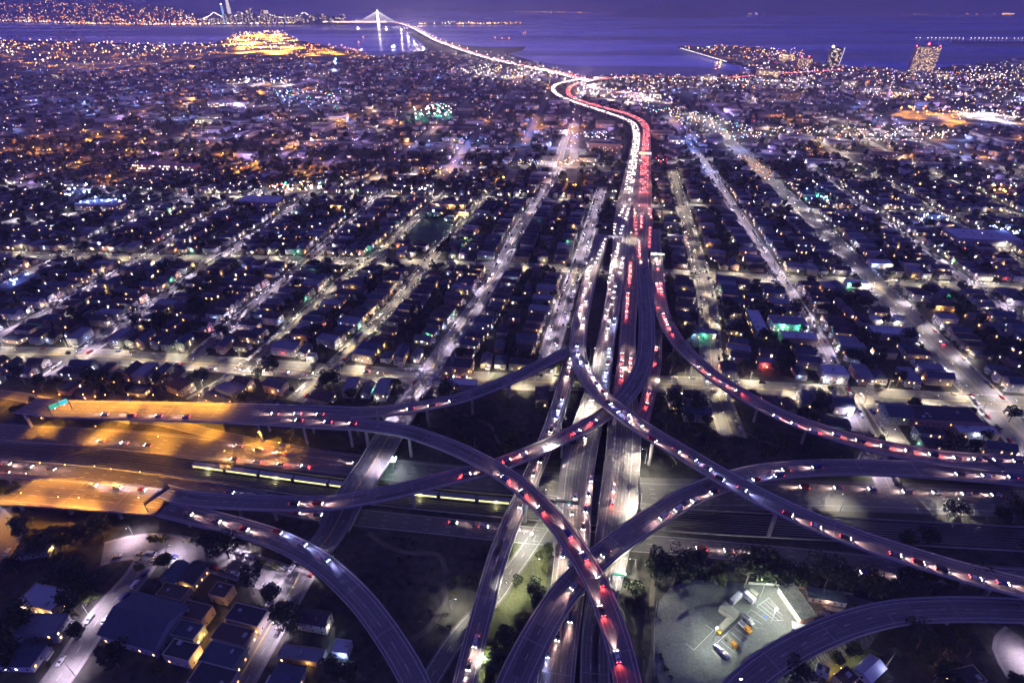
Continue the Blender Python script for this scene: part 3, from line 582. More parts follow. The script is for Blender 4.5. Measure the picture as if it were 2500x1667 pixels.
# ================================================================== VEHICLES
CARC = [('silver', (0.42, 0.43, 0.45)), ('white', (0.62, 0.62, 0.60)), ('black', (0.02, 0.02, 0.025)), ('grey', (0.14, 0.14, 0.15)), ('dark blue', (0.03, 0.05, 0.22)), ('red', (0.30, 0.02, 0.02)), ('tan', (0.30, 0.25, 0.17))]
CARM = [M('car_paint_' + n.replace(' ', '_'), c, 0.35, metal=0.35, spec=0.6) for n, c in CARC]
def car_meshes(kind):
    if kind == 'sedan': L_, W, prof = 4.7, 1.8, [(-2.35, .35), (-2.35, .85), (-1.75, .98), (-1.1, 1.42), (0.35, 1.45), (1.15, .98), (2.2, .82), (2.35, .6), (2.35, .35)]; gl = (2, 3, 4, 5)
    elif kind == 'suv': L_, W, prof = 4.8, 1.9, [(-2.4, .4), (-2.4, 1.0), (-2.25, 1.65), (-1.9, 1.75), (0.5, 1.72), (1.2, 1.12), (2.25, 1.0), (2.4, .75), (2.4, .4)]; gl = (1, 2, 4, 5)
    else: L_, W, prof = 5.2, 2.0, [(-2.6, .45), (-2.6, 1.9), (-2.5, 2.1), (-2.2, 2.15), (1.5, 2.12), (2.1, 1.2), (2.5, 1.05), (2.6, .8), (2.6, .45)]; gl = (1, 2, 4, 5)
    b = MB(); n = len(prof); vs = []
    for s in (-1, 1):
        for x, z in prof: vs.append((x, s * (W / 2 - (0.16 if z > 1.2 else 0.0) - (0.05 if z < .5 else 0)), z))
    b.add(vs, [(i, (i + 1) % n, n + (i + 1) % n, n + i) for i in range(n)] + [tuple(range(n - 1, -1, -1)), tuple(range(n, 2 * n))])
    g = MB(); e = 0.02
    def q(i, j, ins):
        (x0, z0), (x1, z1) = prof[i], prof[j]; w = W / 2 - 0.22; dx, dz = x1 - x0, z1 - z0; l = math.hypot(dx, dz); nx, nz = -dz / l, dx / l
        a = (x0 + dx * .12 + nx * e, z0 + dz * .12 + nz * e); c = (x0 + dx * .9 + nx * e, z0 + dz * .9 + nz * e)
        g.add([(a[0], -w, a[1]), (a[0], w, a[1]), (c[0], w, c[1]), (c[0], -w, c[1])], [(0, 1, 2, 3)])
    q(gl[2], gl[3], 0); q(gl[0], gl[1], 0)
    zt = prof[4][1]
    for s in (-1, 1):
        y = s * (W / 2 - 0.05)
        g.add([(prof[gl[0]][0] + .55, y + s * e, 1.0 if zt < 1.6 else 1.1), (prof[5][0] - .15, y + s * e, 1.0 if zt < 1.6 else 1.15), (prof[4][0] - .05, s * (W / 2 - .15 + e), zt - .1), (prof[3][0] + .2, s * (W / 2 - .15 + e), zt - .1)], [(0, 1, 2, 3)])
    wh = MB(); wh.tube((0, -.11, .33), (0, .11, .33), .33, n=8)
    hl = MB(); hl.box((.02, 0, 0), (.16, .40, .2)); tl = MB(); tl.box((-.03, 0, -.06), (.1, .42, .16))
    gm = g.mesh('car_glass', glass_m)
    return dict(L=L_, W=W, glass=gm, wheel=wh.mesh('wheel', tyre_m), head=hl, tail=tl, bodies=[b.mesh('car_body', m) for m in CARM])
CK = {k: car_meshes(k) for k in ('sedan', 'suv', 'van')}
HM = {'W': CK['sedan']['head'].mesh('headlight', HEADL), 'B': CK['sedan']['head'].mesh('headlight', HEADB), 0: CK['sedan']['head'].mesh('headlight', trim)}
TM = {1: CK['sedan']['tail'].mesh('tail_light', TAILL), 0: CK['sedan']['tail'].mesh('tail_light', M('tail_light_off', (0.2, 0.01, 0.01), 0.4))}
BEAM = {'W': light('SPOT', 'headlamp_beam', (1.0, 0.62, 0.58), 14000, 0.12, 54, 1.0), 'B': light('SPOT', 'xenon_beam', (0.38, 0.42, 1.0), 15000, 0.12, 54, 1.0)}
TGLOW = light('SPOT', 'tail_glow', (1.0, 0.08, 0.08), 1600, 0.15, 130, 1.0)
def car(kind, ci, x, y, z, a, label, group, lit=None, name='car', near=True, glow=True, cat='car'):
    k = CK[kind]; o = link(name, k['bodies'][ci], None, (x, y, z), a)
    tag(o, label, cat, group); link('car_glass', k['glass'], o)
    for sx in (-1, 1):
        for sy in (-1, 1):
            if near: link('wheel', k['wheel'], o, (sx * k['L'] * .30, sy * (k['W'] / 2 - .1), 0))
    for s in (-1, 1):
        link('headlight', HM[lit or 0], o, (k['L'] / 2 - .06, s * k['W'] * .36, .62)); link('tail_light', TM[1 if lit else 0], o, (-k['L'] / 2 + .04, s * k['W'] * .37, .72))
    if lit:
        bulb(o, BEAM[lit], (k['L'] / 2 + .12, 0, .75), (0, math.radians(-90 + 6.5), 0))
        if glow: bulb(o, TGLOW, (-k['L'] / 2 - .12, 0, .85), (0, math.radians(60), 0))
    return o
# (path, list of (start pixel, end pixel, colour)); every run is a short line of cars driving from start to end, z from the path
def ZA(b, a): return (1300 + b * .21259, 500 + a * .21259)
def ZB(b, a): return (1300 + b * .21259, 830 + a * .21259)
def ZC(b, a): return (1100 + b * .21259, 1000 + a * .21259)
def Z4(b, a): return (b * .21259, 900 + a * .21259)
def Z5(b, a): return (500 + b * .21259, 900 + a * .21259)
def T7(b, a): return (b * .35459, 1111 + a * .35459)
def T8(b, a): return (833 + b * .35459, 1111 + a * .35459)
def T9(b, a): return (1666 + b * .35459, 1111 + a * .35459)
def T6(b, a): return (1666 + b * .35459, 556 + a * .35459)
RUNS = [
 ('C', ZA(840, 375), ZA(710, 690), 'W'), ('C', ZA(680, 680), ZA(615, 870), 'W'), ('C', ZA(705, 760), ZA(650, 930), 'W'), ('C', ZA(635, 870), ZA(575, 1065), 'W'), ('C', ZA(650, 960), ZA(605, 1135), 'W'), ('C', ZA(585, 1085), ZA(530, 1280), 'W'), ('C', ZA(620, 1145), ZA(570, 1410), 'W'),
 ('C', ZB(510, 25), ZB(575, 295), 'B'), ('C', ZB(570, 20), ZB(610, 200), 'W'), ('C', ZB(620, 250), ZB(710, 460), 'W'), ('C', ZB(720, 470), ZB(890, 660), 'W'), ('C', ZB(780, 600), ZB(1030, 870), 'B'), ('C', ZB(1040, 800), ZB(1350, 1060), 'W'), ('C', ZB(1060, 880), ZB(1490, 1220), 'W'), ('C', ZB(1390, 1085), ZB(1800, 1360), 'W'), ('C', T9(40, 0), T9(240, 130), 'B'), ('C', T9(75, 60), T9(520, 280), 'B'), ('C', T9(670, 375), T9(1270, 615), 'W'), ('C', T9(1420, 665), T9(1900, 820), 'W'), ('C', T9(1960, 830), T9(2340, 900), 'W'),
 ('H', ZB(455, 170), ZB(380, 470), 'W'), ('H', ZB(360, 630), ZB(270, 880), 'B'), ('H', ZB(290, 840), ZB(170, 1135), 'W'), ('H', ZC(1060, 530), ZC(900, 840), 'W'), ('H', ZC(1010, 580), ZC(935, 850), 'W'), ('H', T8(1250, 315), T8(1210, 410), 'W'), ('H', T8(940, 1235), T8(850, 1560), 'W'),
 ('L', ZA(885, 200), ZA(805, 335), 'W'), ('L', ZA(985, 205), ZA(910, 385), 'W'), ('L', ZA(1040, 230), ZA(990, 390), 'B'), ('L', ZA(990, 430), ZA(930, 715), 'W'), ('L', ZA(1035, 420), ZA(985, 660), 'W'), ('L', ZA(1045, 585), ZA(1000, 810), 'W'), ('L', ZA(870, 695), ZA(790, 915), 'W'), ('L', ZA(925, 785), ZA(880, 1000), 'W'), ('L', ZA(955, 905), ZA(900, 1180), 'W'), ('L', ZA(890, 1050), ZA(835, 1310), 'W'), ('L', ZA(905, 1220), ZA(840, 1550), 'W'), ('L', ZA(950, 1270), ZA(895, 1566), 'B'), ('L', ZA(1060, 0), ZA(990, 140), 'W'), ('L', ZA(1110, 30), ZA(1065, 175), 'W'), ('L', ZA(1130, 60), ZA(1092, 170), 'W'),
 ('L', ZB(890, 60), ZB(820, 520), 'B'), ('L', ZB(700, 640), ZB(640, 860), 'W'), ('L', ZB(620, 1060), ZB(590, 1195), 'W'), ('L', ZC(1630, 740), ZC(1500, 1480), 'W'), ('L', ZC(1530, 920), ZC(1445, 1390), 'W'), ('L', ZC(1440, 940), ZC(1375, 1300), 'W'), ('L', T8(1530, 640), T8(1515, 760), 'W'), ('L', T8(1580, 700), T8(1560, 860), 'W'), ('L', T8(1515, 820), T8(1480, 960), 'B'), ('L', T8(1590, 1060), T8(1555, 1250), 'W'), ('L', T8(1500, 1180), T8(1475, 1390), 'W'), ('L', T8(1430, 1300), T8(1400, 1490), 'B'),
 ('R', ZA(1195, 330), ZA(1165, 30), 'W'), ('R', ZA(1250, 265), ZA(1250, 105), 'W'), ('R', ZA(1225, 590), ZA(1220, 380), 'W'), ('R', ZA(1080, 1300), ZA(1100, 985), 'W'), ('R', ZA(1115, 900), ZA(1135, 620), 'W'), ('R', ZA(1360, 155), ZA(1340, 20), 'W'), ('R', ZA(1380, 490), ZA(1360, 230), 'W'), ('R', ZB(1020, 460), ZB(1030, 110), 'W'), ('R', ZB(1120, 420), ZB(1130, 130), 'W'), ('R', ZC(1860, 1100), ZC(1880, 820), 'W'),
 ('D', T9(2352, 40), T9(1800, 8), 'W'), ('D', T6(1780, 1566), T6(950, 1390), 'W'), ('D', T6(1080, 1455), T6(570, 1262), 'W'), ('D', T6(420, 1145), T6(75, 930), 'W'), ('D', ZA(1610, 1485), ZA(1490, 1220), 'W'), ('D', ZA(1485, 1330), ZA(1430, 1120), 'W'), ('D', ZA(1485, 1035), ZA(1465, 850), 'W'), ('D', ZA(1450, 1000), ZA(1420, 870), 'W'), ('D', ZA(1445, 745), ZA(1415, 590), 'W'),
 ('I', ZB(1300, 790), ZB(1360, 490), 'W'), ('I', ZB(1400, 290), ZB(1430, 0), 'W'),
 ('B', T7(1980, 330), T7(2300, 330), 'W'), ('B', ZC(105, 765), ZC(350, 685), 'W'), ('B', ZC(590, 605), ZC(960, 450), 'W'), ('B', ZC(1390, 285), ZC(1770, 50), 'W'),
 ('A1', T8(0, -280) if False else (1120, 974), (965, 1002), 'W'), ('A', Z5(1400, 520), Z5(625, 515), 'W'), ('A', Z5(1850, 640), Z5(850, 572), 'W'), ('A', Z4(2230, 550), Z4(1000, 512), 'W'),
 ('A2', T8(1930, 1490), T8(1710, 880), 'W'), ('A2', T8(1810, 930), T8(1480, 440), 'W'), ('A2', ZC(1090, 1210), ZC(480, 690), 'W'),
 ('E', T9(2330, 150), T9(1790, 122), 'W'), ('E', T9(990, 75), T9(570, 118), 'W'), ('E', T9(715, 132), T9(410, 190), 'B'), ('E', T9(260, 235), T9(0, 352), 'W'), ('E', T8(2352, 350), T8(2150, 465), 'W'), ('E', T8(1850, 645), T8(1760, 740), 'W'), ('E', T8(1650, 850), T8(1515, 1015), 'W'),
 ('F', Z4(980, 1330), Z4(1830, 1400), 'B'), ('F2', T7(1240, 385), T7(1815, 550), 'W'), ('F2', T7(1860, 505), T7(2340, 800), 'B'),
 ('LL', Z4(0, 1080), Z4(765, 1172), 'W'), ('LL', Z4(0, 1130), Z4(260, 1162), 'W'), ('LL', Z4(0, 1185), Z4(380, 1225), 'W'), ('LL', T7(1520, 245), T7(1730, 272), 'B'), ('LL', T7(2000, 380), T7(2290, 418), 'W'), ('LL', T8(705, 455), T8(1350, 525), 'W'),
 ('LL', T9(570, 680), T9(0, 632), 'W'), ('LL', T9(1640, 850), T9(1070, 795), 'W'), ('UL', Z4(1780, 885), Z4(980, 812), 'W'), ('UL', Z5(1230, 1125), Z5(150, 1020), 'W'), ('UL', Z5(930, 975), Z5(230, 860), 'W'), ('UL', Z5(1840, 1090), Z5(1500, 1070), 'W'),
 ('UL', T9(1380, 232), T9(680, 215), 'W'), ('UL', T9(2220, 272), T9(1410, 245), 'W'),
 ('X1', (450, 887), (395, 884), 'W'), ('X1', (500, 899), (800, 912), 'W'), ('X1', (940, 911), (870, 905), 'W'), ('X1', (1090, 918), (1155, 922), 'W'), ('k', (2308, 846), (2280, 818), 'W'), ('k', (2022, 596), (2040, 610), 'W'), ('M', (1206, 665), (1190, 685), 'W'),
 ('h', ZA(680, 360), ZA(610, 500), 'B'), ('i', ZA(1585, 370), ZA(1550, 240), 'W'), ('i', ZA(1590, 520), ZA(1565, 430), 'W'),
]
PATHS = {**VIA, **GF, 'X1': CR['X1'], 'X2': CR['X2'], 'M': MP, **LP}
WORDS = {'A': 'the wide upper deck at left', 'A1': 'the dark ramp rising from the left', 'A2': 'the high curved ramp at bottom centre', 'B': 'the long blue ramp', 'C': 'the topmost flyover ramp', 'D': 'the outer right ramp', 'E': 'the arching ramp at right', 'F': 'the yellow lit lower deck',
         'F2': 'the curved lower left ramp', 'H': 'the straight low ramp', 'I': 'the short low ramp right of the freeway', 'L': 'the left freeway carriageway', 'R': 'the right freeway carriageway', 'LL': 'the lower road of the cutting', 'UL': 'the upper road of the cutting',
         'X1': 'the nearest crossing street', 'M': 'the street over the cutting', 'k': 'the wide avenue', 'h': 'the left frontage street', 'i': 'the right frontage street'}
NRUN = {}; CARN = {}; ncars = 0; spare = []
KINDS = ['sedan', 'sedan', 'suv', 'van', 'sedan', 'suv']
for key, a, b, colr in RUNS:
    p = PATHS[key]
    def loc(uv):
        z = 0.0
        for _ in range(4):
            x, y = P(uv[0], uv[1], z + 0.7); s_, off, _d = p.near(x, y); z = p.at(min(max(s_, 0), p.len))[2]
        return s_, off
    s0, o0 = loc(a); s1, o1 = loc(b); ln = abs(s1 - s0); w = p.at(s0)[4] / 2 - 1.4
    gap = 13.8 if key in ('L', 'C', 'R', 'D', 'H') else 20.0
    n = max(1, int(ln / gap) + 1); dirn = 1 if s1 > s0 else -1
    for i in range(n):
        t = (i + 0.3) / n; s_ = s0 + (s1 - s0) * t; off = max(-w, min(w, o0 + (o1 - o0) * t))
        x, y, z, ang, _w = p.at(s_, off); ang += 0 if dirn > 0 else math.pi
        ok = all(math.hypot(x - q[0], y - q[1]) > 6.0 or abs(z - q[2]) > 3 for q in spare)
        if not ok: continue
        spare.append((x, y, z)); NRUN[key] = NRUN.get(key, 0) + 1; ncars += 1
        kd = random.choice(KINDS); ci = random.randrange(len(CARC))
        if (key, t) == ('UL', 0.3): pass
        away = math.sin(ang) > 0.15
        word = 'with headlamps toward us' if math.sin(ang) < -0.15 else ('showing tail lamps' if away else 'with lamps lit')
        car(kd, ci, x, y, z + 0.03, ang, '%s %s %s, %s along %s' % (CARC[ci][0], kd, word, ORD(NRUN[key]), WORDS[key]), 'cars driving on ' + WORDS[key], colr, 'car', near=y < 330, glow=away)
# the jam further out: far more than can be told apart
def scatter(name, template, T, mats, parent=None, label=None):
    """template: MB of tris/quads; T rows: x, y, z, rz, sx, sy, sz"""
    T = np.asarray(T, float).reshape(-1, 7)
    f4 = np.array([f if len(f) == 4 else (*f, f[-1]) for f in template.f], np.int32); v = np.array(template.v, float); mi = np.array(template.m, np.int32)
    tri = all(len(f) == 3 for f in template.f)
    if tri: f4 = f4[:, :3]
    ca, sa = np.cos(T[:, 3])[:, None], np.sin(T[:, 3])[:, None]; vx = v[None, :, 0] * T[:, 4:5]; vy = v[None, :, 1] * T[:, 5:6]
    V = np.stack([vx * ca - vy * sa + T[:, 0:1], vx * sa + vy * ca + T[:, 1:2], v[None, :, 2] * T[:, 6:7] + T[:, 2:3]], 2)
    F = f4[None] + (np.arange(len(T)) * len(v))[:, None, None]
    o = bulk(name, V.reshape(-1, 3), F.reshape(-1, f4.shape[1]), mats, np.tile(mi, len(T)), parent)
    return tag(o, label, kind='stuff')
def quads(mb): # split n-gons into triangles so that templates stay uniform
    o = MB(); o.v = mb.v
    for f, m in zip(mb.f, mb.m):
        for i in range(1, len(f) - 1): o.f.append((f[0], f[i], f[i + 1])); o.m.append(m)
    return o
ct = MB(); ct.box((0, 0, .3), (4.5, 1.8, .7), 0, 0); ct.box((-.3, 0, 1.0), (2.4, 1.6, .5), 0, 1, 0.85)
for s in (-1, 1):
    ct.box((2.3, s * .62, .5), (.3, .6, .5), 0, 2); ct.box((-2.3, s * .62, .6), (.3, .5, .5), 0, 3)
ct = quads(ct); T = []
for key, s_lo, dens, lanes, away in (('L', 640, 0.78, (-5.2, -1.8, 1.6, 5.0), False), ('R', 640, 0.78, (-5, -1.6, 1.8, 5.2), True)):
    p = VIA[key]; d = p.near(*P(1535, 470, 8))[0]
    while d < p.len:
        for o_ in lanes:
            if random.random() < dens:
                x, y, z, a, w = p.at(min(d + random.uniform(0, 7), p.len), o_); T.append((x, y, z + .03, a + (0 if away else math.pi), 1, 1, 1))
        d += 14
p = VIA['BB']; d = 0
while d < p.len:
    for o_ in (-14, -10, -6, 6, 10, 14):
        if random.random() < 0.65:
            x, y, z, a, w = p.at(min(d + random.uniform(0, 20), p.len), o_); T.append((x, y, z + .1, a + (0 if o_ > 0 else math.pi), 2.6, 2.8, 2.4))
    d += 26
scatter('distant_traffic', ct, T, [CARM[3], glass_m, E_('far_headlamp', (1.0, 0.90, 0.84), 14), E_('far_tail_lamp', (1.0, 0.05, 0.07), 14)])

# ================================================================== STREET LAMPS
lamp_pole = MB(); lamp_pole.tube((0, 0, 0), (0, 0, 8.6), .11, .07, 6); lamp_pole.tube((0, 0, 8.5), (2.2, 0, 9.1), .06, .05, 5); lamp_pole.box((0, 0, 0), (.4, .4, .35))
LPM = lamp_pole.mesh('lamp_post', steel)
lh = MB(); lh.box((2.5, 0, 9.02), (.9, .34, .16), 0, 0, .8); lh.box((2.5, 0, 8.93), (.6, .26, .09), 0, 1)
LHM = {k: lh.mesh('lamp_head', [dark_steel, m]) for k, m in (('W', LW), ('L', LW), ('S', LY), ('Y', LY))}
LD = {'W': L_WARM, 'L': L_LILAC, 'V': L_WHITE, 'S': L_SOD, 'Y': L_WARM, 'D': light('SPOT', 'dim_lilac_lamp', (.90, .74, 1.0), 17000, .3, 150)}
LPOS = []; LAMPO = []; RECTS = []; lampn = {}; far_lamps = []; nlamp = 0
def lamp(x, y, z, a, kind, words, tall=1.0):
    """a: direction the arm points"""
    global nlamp
    if not in_view(x, y, z, 0.10): return
    if any(abs(x + 2.5 * math.cos(a) - q[0]) < 13 and abs(y + 2.5 * math.sin(a) - q[1]) < 13 and kind != 'S' and abs(z - q[2]) < 4 for q in LPOS): return
    LPOS.append((x + 2.5 * math.cos(a), y + 2.5 * math.sin(a), z))
    if nlamp >= 290 or y > 900:
        far_lamps.append((x, y, z, a, kind)); return
    nlamp += 1; lampn[words] = lampn.get(words, 0) + 1
    o = link('street_lamp', LPM, None, (x, y, z), a); o.scale = (1, 1, tall)
    tag(o, 'street lamp with short arm, %s up along the %s' % (ORD(lampn[words]), words), 'street lamp', 'street lamps along the streets')
    link('lamp_head', LHM['S' if kind in 'S' else 'W'], o)
    bulb(o, LD[kind], (2.5, 0, 8.8), (0, 0, 0)); LAMPO.append((x + 2.5 * math.cos(a), y + 2.5 * math.sin(a), z, o))
def lamps_along(path, kind, words, step=28.0, start=14.0, y1=1e9, y0=-1e9, side=0):
    d = start; i = 0
    while d < path.len:
        s = side or (1 if i % 2 else -1); w = path.at(d)[4] / 2 + 0.8
        x, y, z, a, _ = path.at(d, s * w); i += 1; dd = d; d += step * random.uniform(.92, 1.08)
        if y > y1 or y < y0: continue
        lamp(x, y, z, a + (math.pi / 2 if s > 0 else -math.pi / 2), kind, words)
order = []
for k, (gh, w, lk, words) in LONG.items(): order.append((LP[k], lk, words, 24 if w > 20 else 29))
lamps_along(MP, 'D', 'street over the cutting', 34, y1=262, side=-1); lamps_along(MP, 'L', 'upper overpass street', 36, y0=262)
lamps_along(CR['X1'], 'W', 'nearest crossing street', 25); lamps_along(K1, 'D', 'short street under the curved ramp', 30, 12); lamps_along(K2, 'D', 'lower left street', 28, 10); lamps_along(KL, 'D', 'far left lane', 60); lamps_along(KR, 'D', 'lower right lane', 30); lamps_along(JX, 'W', 'side street at right', 40)
lamps_along(CR['X2'], 'W', 'second crossing street', 25)
for p_, lk, words, st in order: lamps_along(p_, lk, words, st)
lamps_along(CR['X3'], 'W', 'third crossing street', 32); lamps_along(CR['X4'], 'V', 'slanting boulevard', 30); lamps_along(CR['X5'], 'W', 'far crossing', 34)
# sodium lamps on and under the left decks, some added between the yellow pools to even the light
for u, v, z, a in ((222, 984, 17.5, -1.6), (448, 985, 18, -1.6), (250, 1158, 10, -1.4), (60, 1240, 9.5, 1.5), (345, 1252, 10, 1.5), (-60, 1160, 9.5, -1.4), (330, 985, 18, -1.6), (540, 987, 18, -1.6), (150, 1250, 9.5, 1.5), (120, 1150, 9.5, -1.5), (360, 1172, 10, -1.5), (165, 984, 17, -1.6), (275, 985, 18, -1.6), (390, 985, 18, -1.6), (500, 986, 18, -1.6), (-20, 1248, 9.5, 1.5), (200, 1252, 10, 1.5), (290, 1165, 10, -1.5), (180, 1155, 9.5, -1.5)):
    x, y = P(u, v, z); lamp(x, y, z, a, 'S', 'yellow lit decks at left')
for u, v in ((390, 1045), (300, 1030), (520, 1050), (640, 1075), (10, 985), (100, 975), (560, 1120), (120, 1040), (250, 1060), (400, 1085), (690, 1100), (470, 1030)):
    x, y = P(u, v, 0); lamp(x, y, 0, -1.4, 'S', 'slip road under the left deck')
for u, v in ((1425, 588), (1540, 588), (1630, 575), (1490, 640), (1600, 640), (1430, 660), (1560, 520), (1620, 520), (1500, 480), (1600, 455)):
    x, y = P(u, v, 8); lamp(x, y, 8, math.pi / 2 if u > 1500 else -math.pi / 2, 'Y', 'main freeway edge')
def fwy_lamp(u, v, z, a, words, data=None, h=1.25, arm_z=8.8):
    x, y = P(u, v, z); lampn[words] = lampn.get(words, 0) + 1
    o = link('street_lamp', LPM, None, (x, y, z), a); o.scale = (1.2, 1.2, h)
    tag(o, 'tall freeway lamp on a steel post, %s at the %s' % (ORD(lampn[words]), words), 'street lamp', 'tall lamps along the freeway'); link('lamp_head', LHM['W'], o)
    bulb(o, data or L_FWY, (2.5, 0, 8.8))
for u, v, a in ((1333, 1120, 0), (1575, 1130, 3.14), (1318, 1230, 0), (1562, 1240, 3.14), (1425, 1010, 0), (1300, 1400, 0), (1547, 1400, 3.14), (1440, 880, 0)):
    fwy_lamp(u, v, 8, a, 'freeway bridge parapet')
for u, v, a in ((1290, 1330, -2.6), (1220, 1460, 0.3), (1100, 1500, 0.2), (1165, 1640, 0.1), (2450, 1150, -1.6), (2250, 1160, -1.6), (2050, 1250, 1.6), (2330, 1262, 1.6)):
    fwy_lamp(u, v, 0.0 if u < 2000 else 0, a, 'edge of the cutting', light('SPOT', 'dim_freeway_lamp', (1.0, 0.95, 0.80), 14000, 0.3, 150))

# ================================================================== HOUSES
def house_proto(w, d, h, kind, wm, rm, chim=False):
    """front faces local -y"""
    ov = 0.45; rise = w * 0.30; wall = MB(); roof = MB()
    hw, hd = w / 2, d / 2
    if kind == 'gable':
        wall.add([(-hw, -hd, 0), (hw, -hd, 0), (hw, -hd, h), (0, -hd, h + rise), (-hw, -hd, h), (-hw, hd, 0), (hw, hd, 0), (hw, hd, h), (0, hd, h + rise), (-hw, hd, h)],
                 [(0, 1, 2, 3, 4), (9, 8, 7, 6, 5), (1, 6, 7, 2), (0, 4, 9, 5), (0, 5, 6, 1)])
        for s in (-1, 1):
            e = rise / hw * ov
            roof.add([(s * (hw + ov), -hd - ov, h - e), (s * (hw + ov), hd + ov, h - e), (0, hd + ov, h + rise), (0, -hd - ov, h + rise), (s * (hw + ov), -hd - ov, h - e + .22), (s * (hw + ov), hd + ov, h - e + .22), (0, hd + ov, h + rise + .22), (0, -hd - ov, h + rise + .22)],
                     [(0, 1, 2, 3), (7, 6, 5, 4), (0, 4, 5, 1), (3, 2, 6, 7), (0, 3, 7, 4), (1, 5, 6, 2)])
    elif kind == 'hip':
        wall.box((0, 0, 0), (w, d, h)); r = min(hw, hd) + ov; a, b = hw + ov, hd + ov; z = h - .1; t = h + rise * .85
        if d > w: ap = [(0, -b + a, t), (0, b - a, t)]
        else: ap = [(-a + b, 0, t), (a - b, 0, t)]
        V = [(-a, -b, z), (a, -b, z), (a, b, z), (-a, b, z)] + ap
        roof.add(V, [(0, 1, 4), (2, 3, 5), (1, 2, 5, 4), (3, 0, 4, 5), (3, 2, 1, 0)] if d > w else [(3, 0, 4), (1, 2, 5), (0, 1, 5, 4), (2, 3, 4, 5), (3, 2, 1, 0)])
    else:
        wall.box((0, 0, 0), (w, d, h)); roof.box((0, 0, h), (w + .3, d + .3, .28)); 
        for s in (-1, 1): roof.box((0, s * (hd + .02), h + .28), (w + .3, .24, .4)); roof.box((s * (hw + .02), 0, h + .28), (.24, d - .3, .4))
    pr = MB(); pr.box((w * .22, -hd - .9, 0), (w * .42, 1.8, .5)); pr.box((w * .22, -hd - .9, 2.7), (w * .46, 2.0, .2))
    for s in (-1, 1): pr.box((w * .22 + s * w * .2, -hd - 1.7, .5), (.16, .16, 2.2))
    dr = MB(); dr.box((w * .2, -hd - .03, .5), (1.0, .08, 2.1))
    o = dict(w=w, d=d, h=h, kind=kind, wall=wall, roof=roof.mesh('roof', rm), porch=pr.mesh('porch', trim), door=dr.mesh('door', M('door_paint', (0.15, 0.06, 0.04), 0.6)), chim=chim)
    o['walls'] = [wall.mesh('wall', m) for m in wm]
    return o
HP = []
for (w, d, h, kd, ri, ch) in ((7.2, 15, 6.4, 'gable', 0, 1), (7.8, 13, 4.6, 'gable', 1, 0), (8.4, 16, 6.6, 'hip', 0, 1), (9.0, 13, 4.2, 'hip', 3, 0), (7.6, 14, 3.9, 'gable', 2, 1), (9.5, 18, 6.8, 'flat', 2, 0), (8.0, 17, 7.0, 'gable', 3, 0), (10.5, 15, 6.5, 'hip', 1, 1)):
    HP.append((house_proto(w, d, h, kd, WALLS, flat_roof if kd == 'flat' else ROOFS[ri], ch), ri))
wd = MB(); wd.box((0, 0, 0), (1.0, .1, 1.35), 0, 0); wd.box((0, -.03, .08), (.82, .1, 1.2), 0, 1)
WINM = {k: wd.mesh('window', [trim, m]) for k, m in (('d', win_dark), ('w', WIN_WARM), ('a', WIN_AMB), ('h', WIN_WHITE), ('b', WIN_BLUE), ('m', WIN_DIM))}
chm = MB(); chm.box((0, 0, 0), (.8, .8, 1.9)); chm.box((0, 0, 1.9), (.95, .95, .15)); CHM = chm.mesh('chimney', M('brick_chimney', (0.22, 0.10, 0.07), 0.9, 0.2, 2.0))
plm = MB(); plm.box((0, 0, 0), (.22, .18, .26)); PLM = {k: plm.mesh('wall_lamp', m) for k, m in (('w', LW), ('y', LY), ('b', LC), ('g', LG), ('r', LR))}
PLD = {'w': light('POINT', 'wall_lamp_white', (1, .88, .74), 260, .15), 'y': light('POINT', 'wall_lamp_amber', (1, .55, .18), 330, .15), 'b': light('POINT', 'wall_lamp_blue', (.35, .5, 1), 360, .15), 'g': light('POINT', 'wall_lamp_green', (.1, 1, .55), 260, .15), 'r': light('POINT', 'wall_lamp_red', (1, .12, .1), 160, .15)}
nhouse = 0; far_houses = []; HN = {}
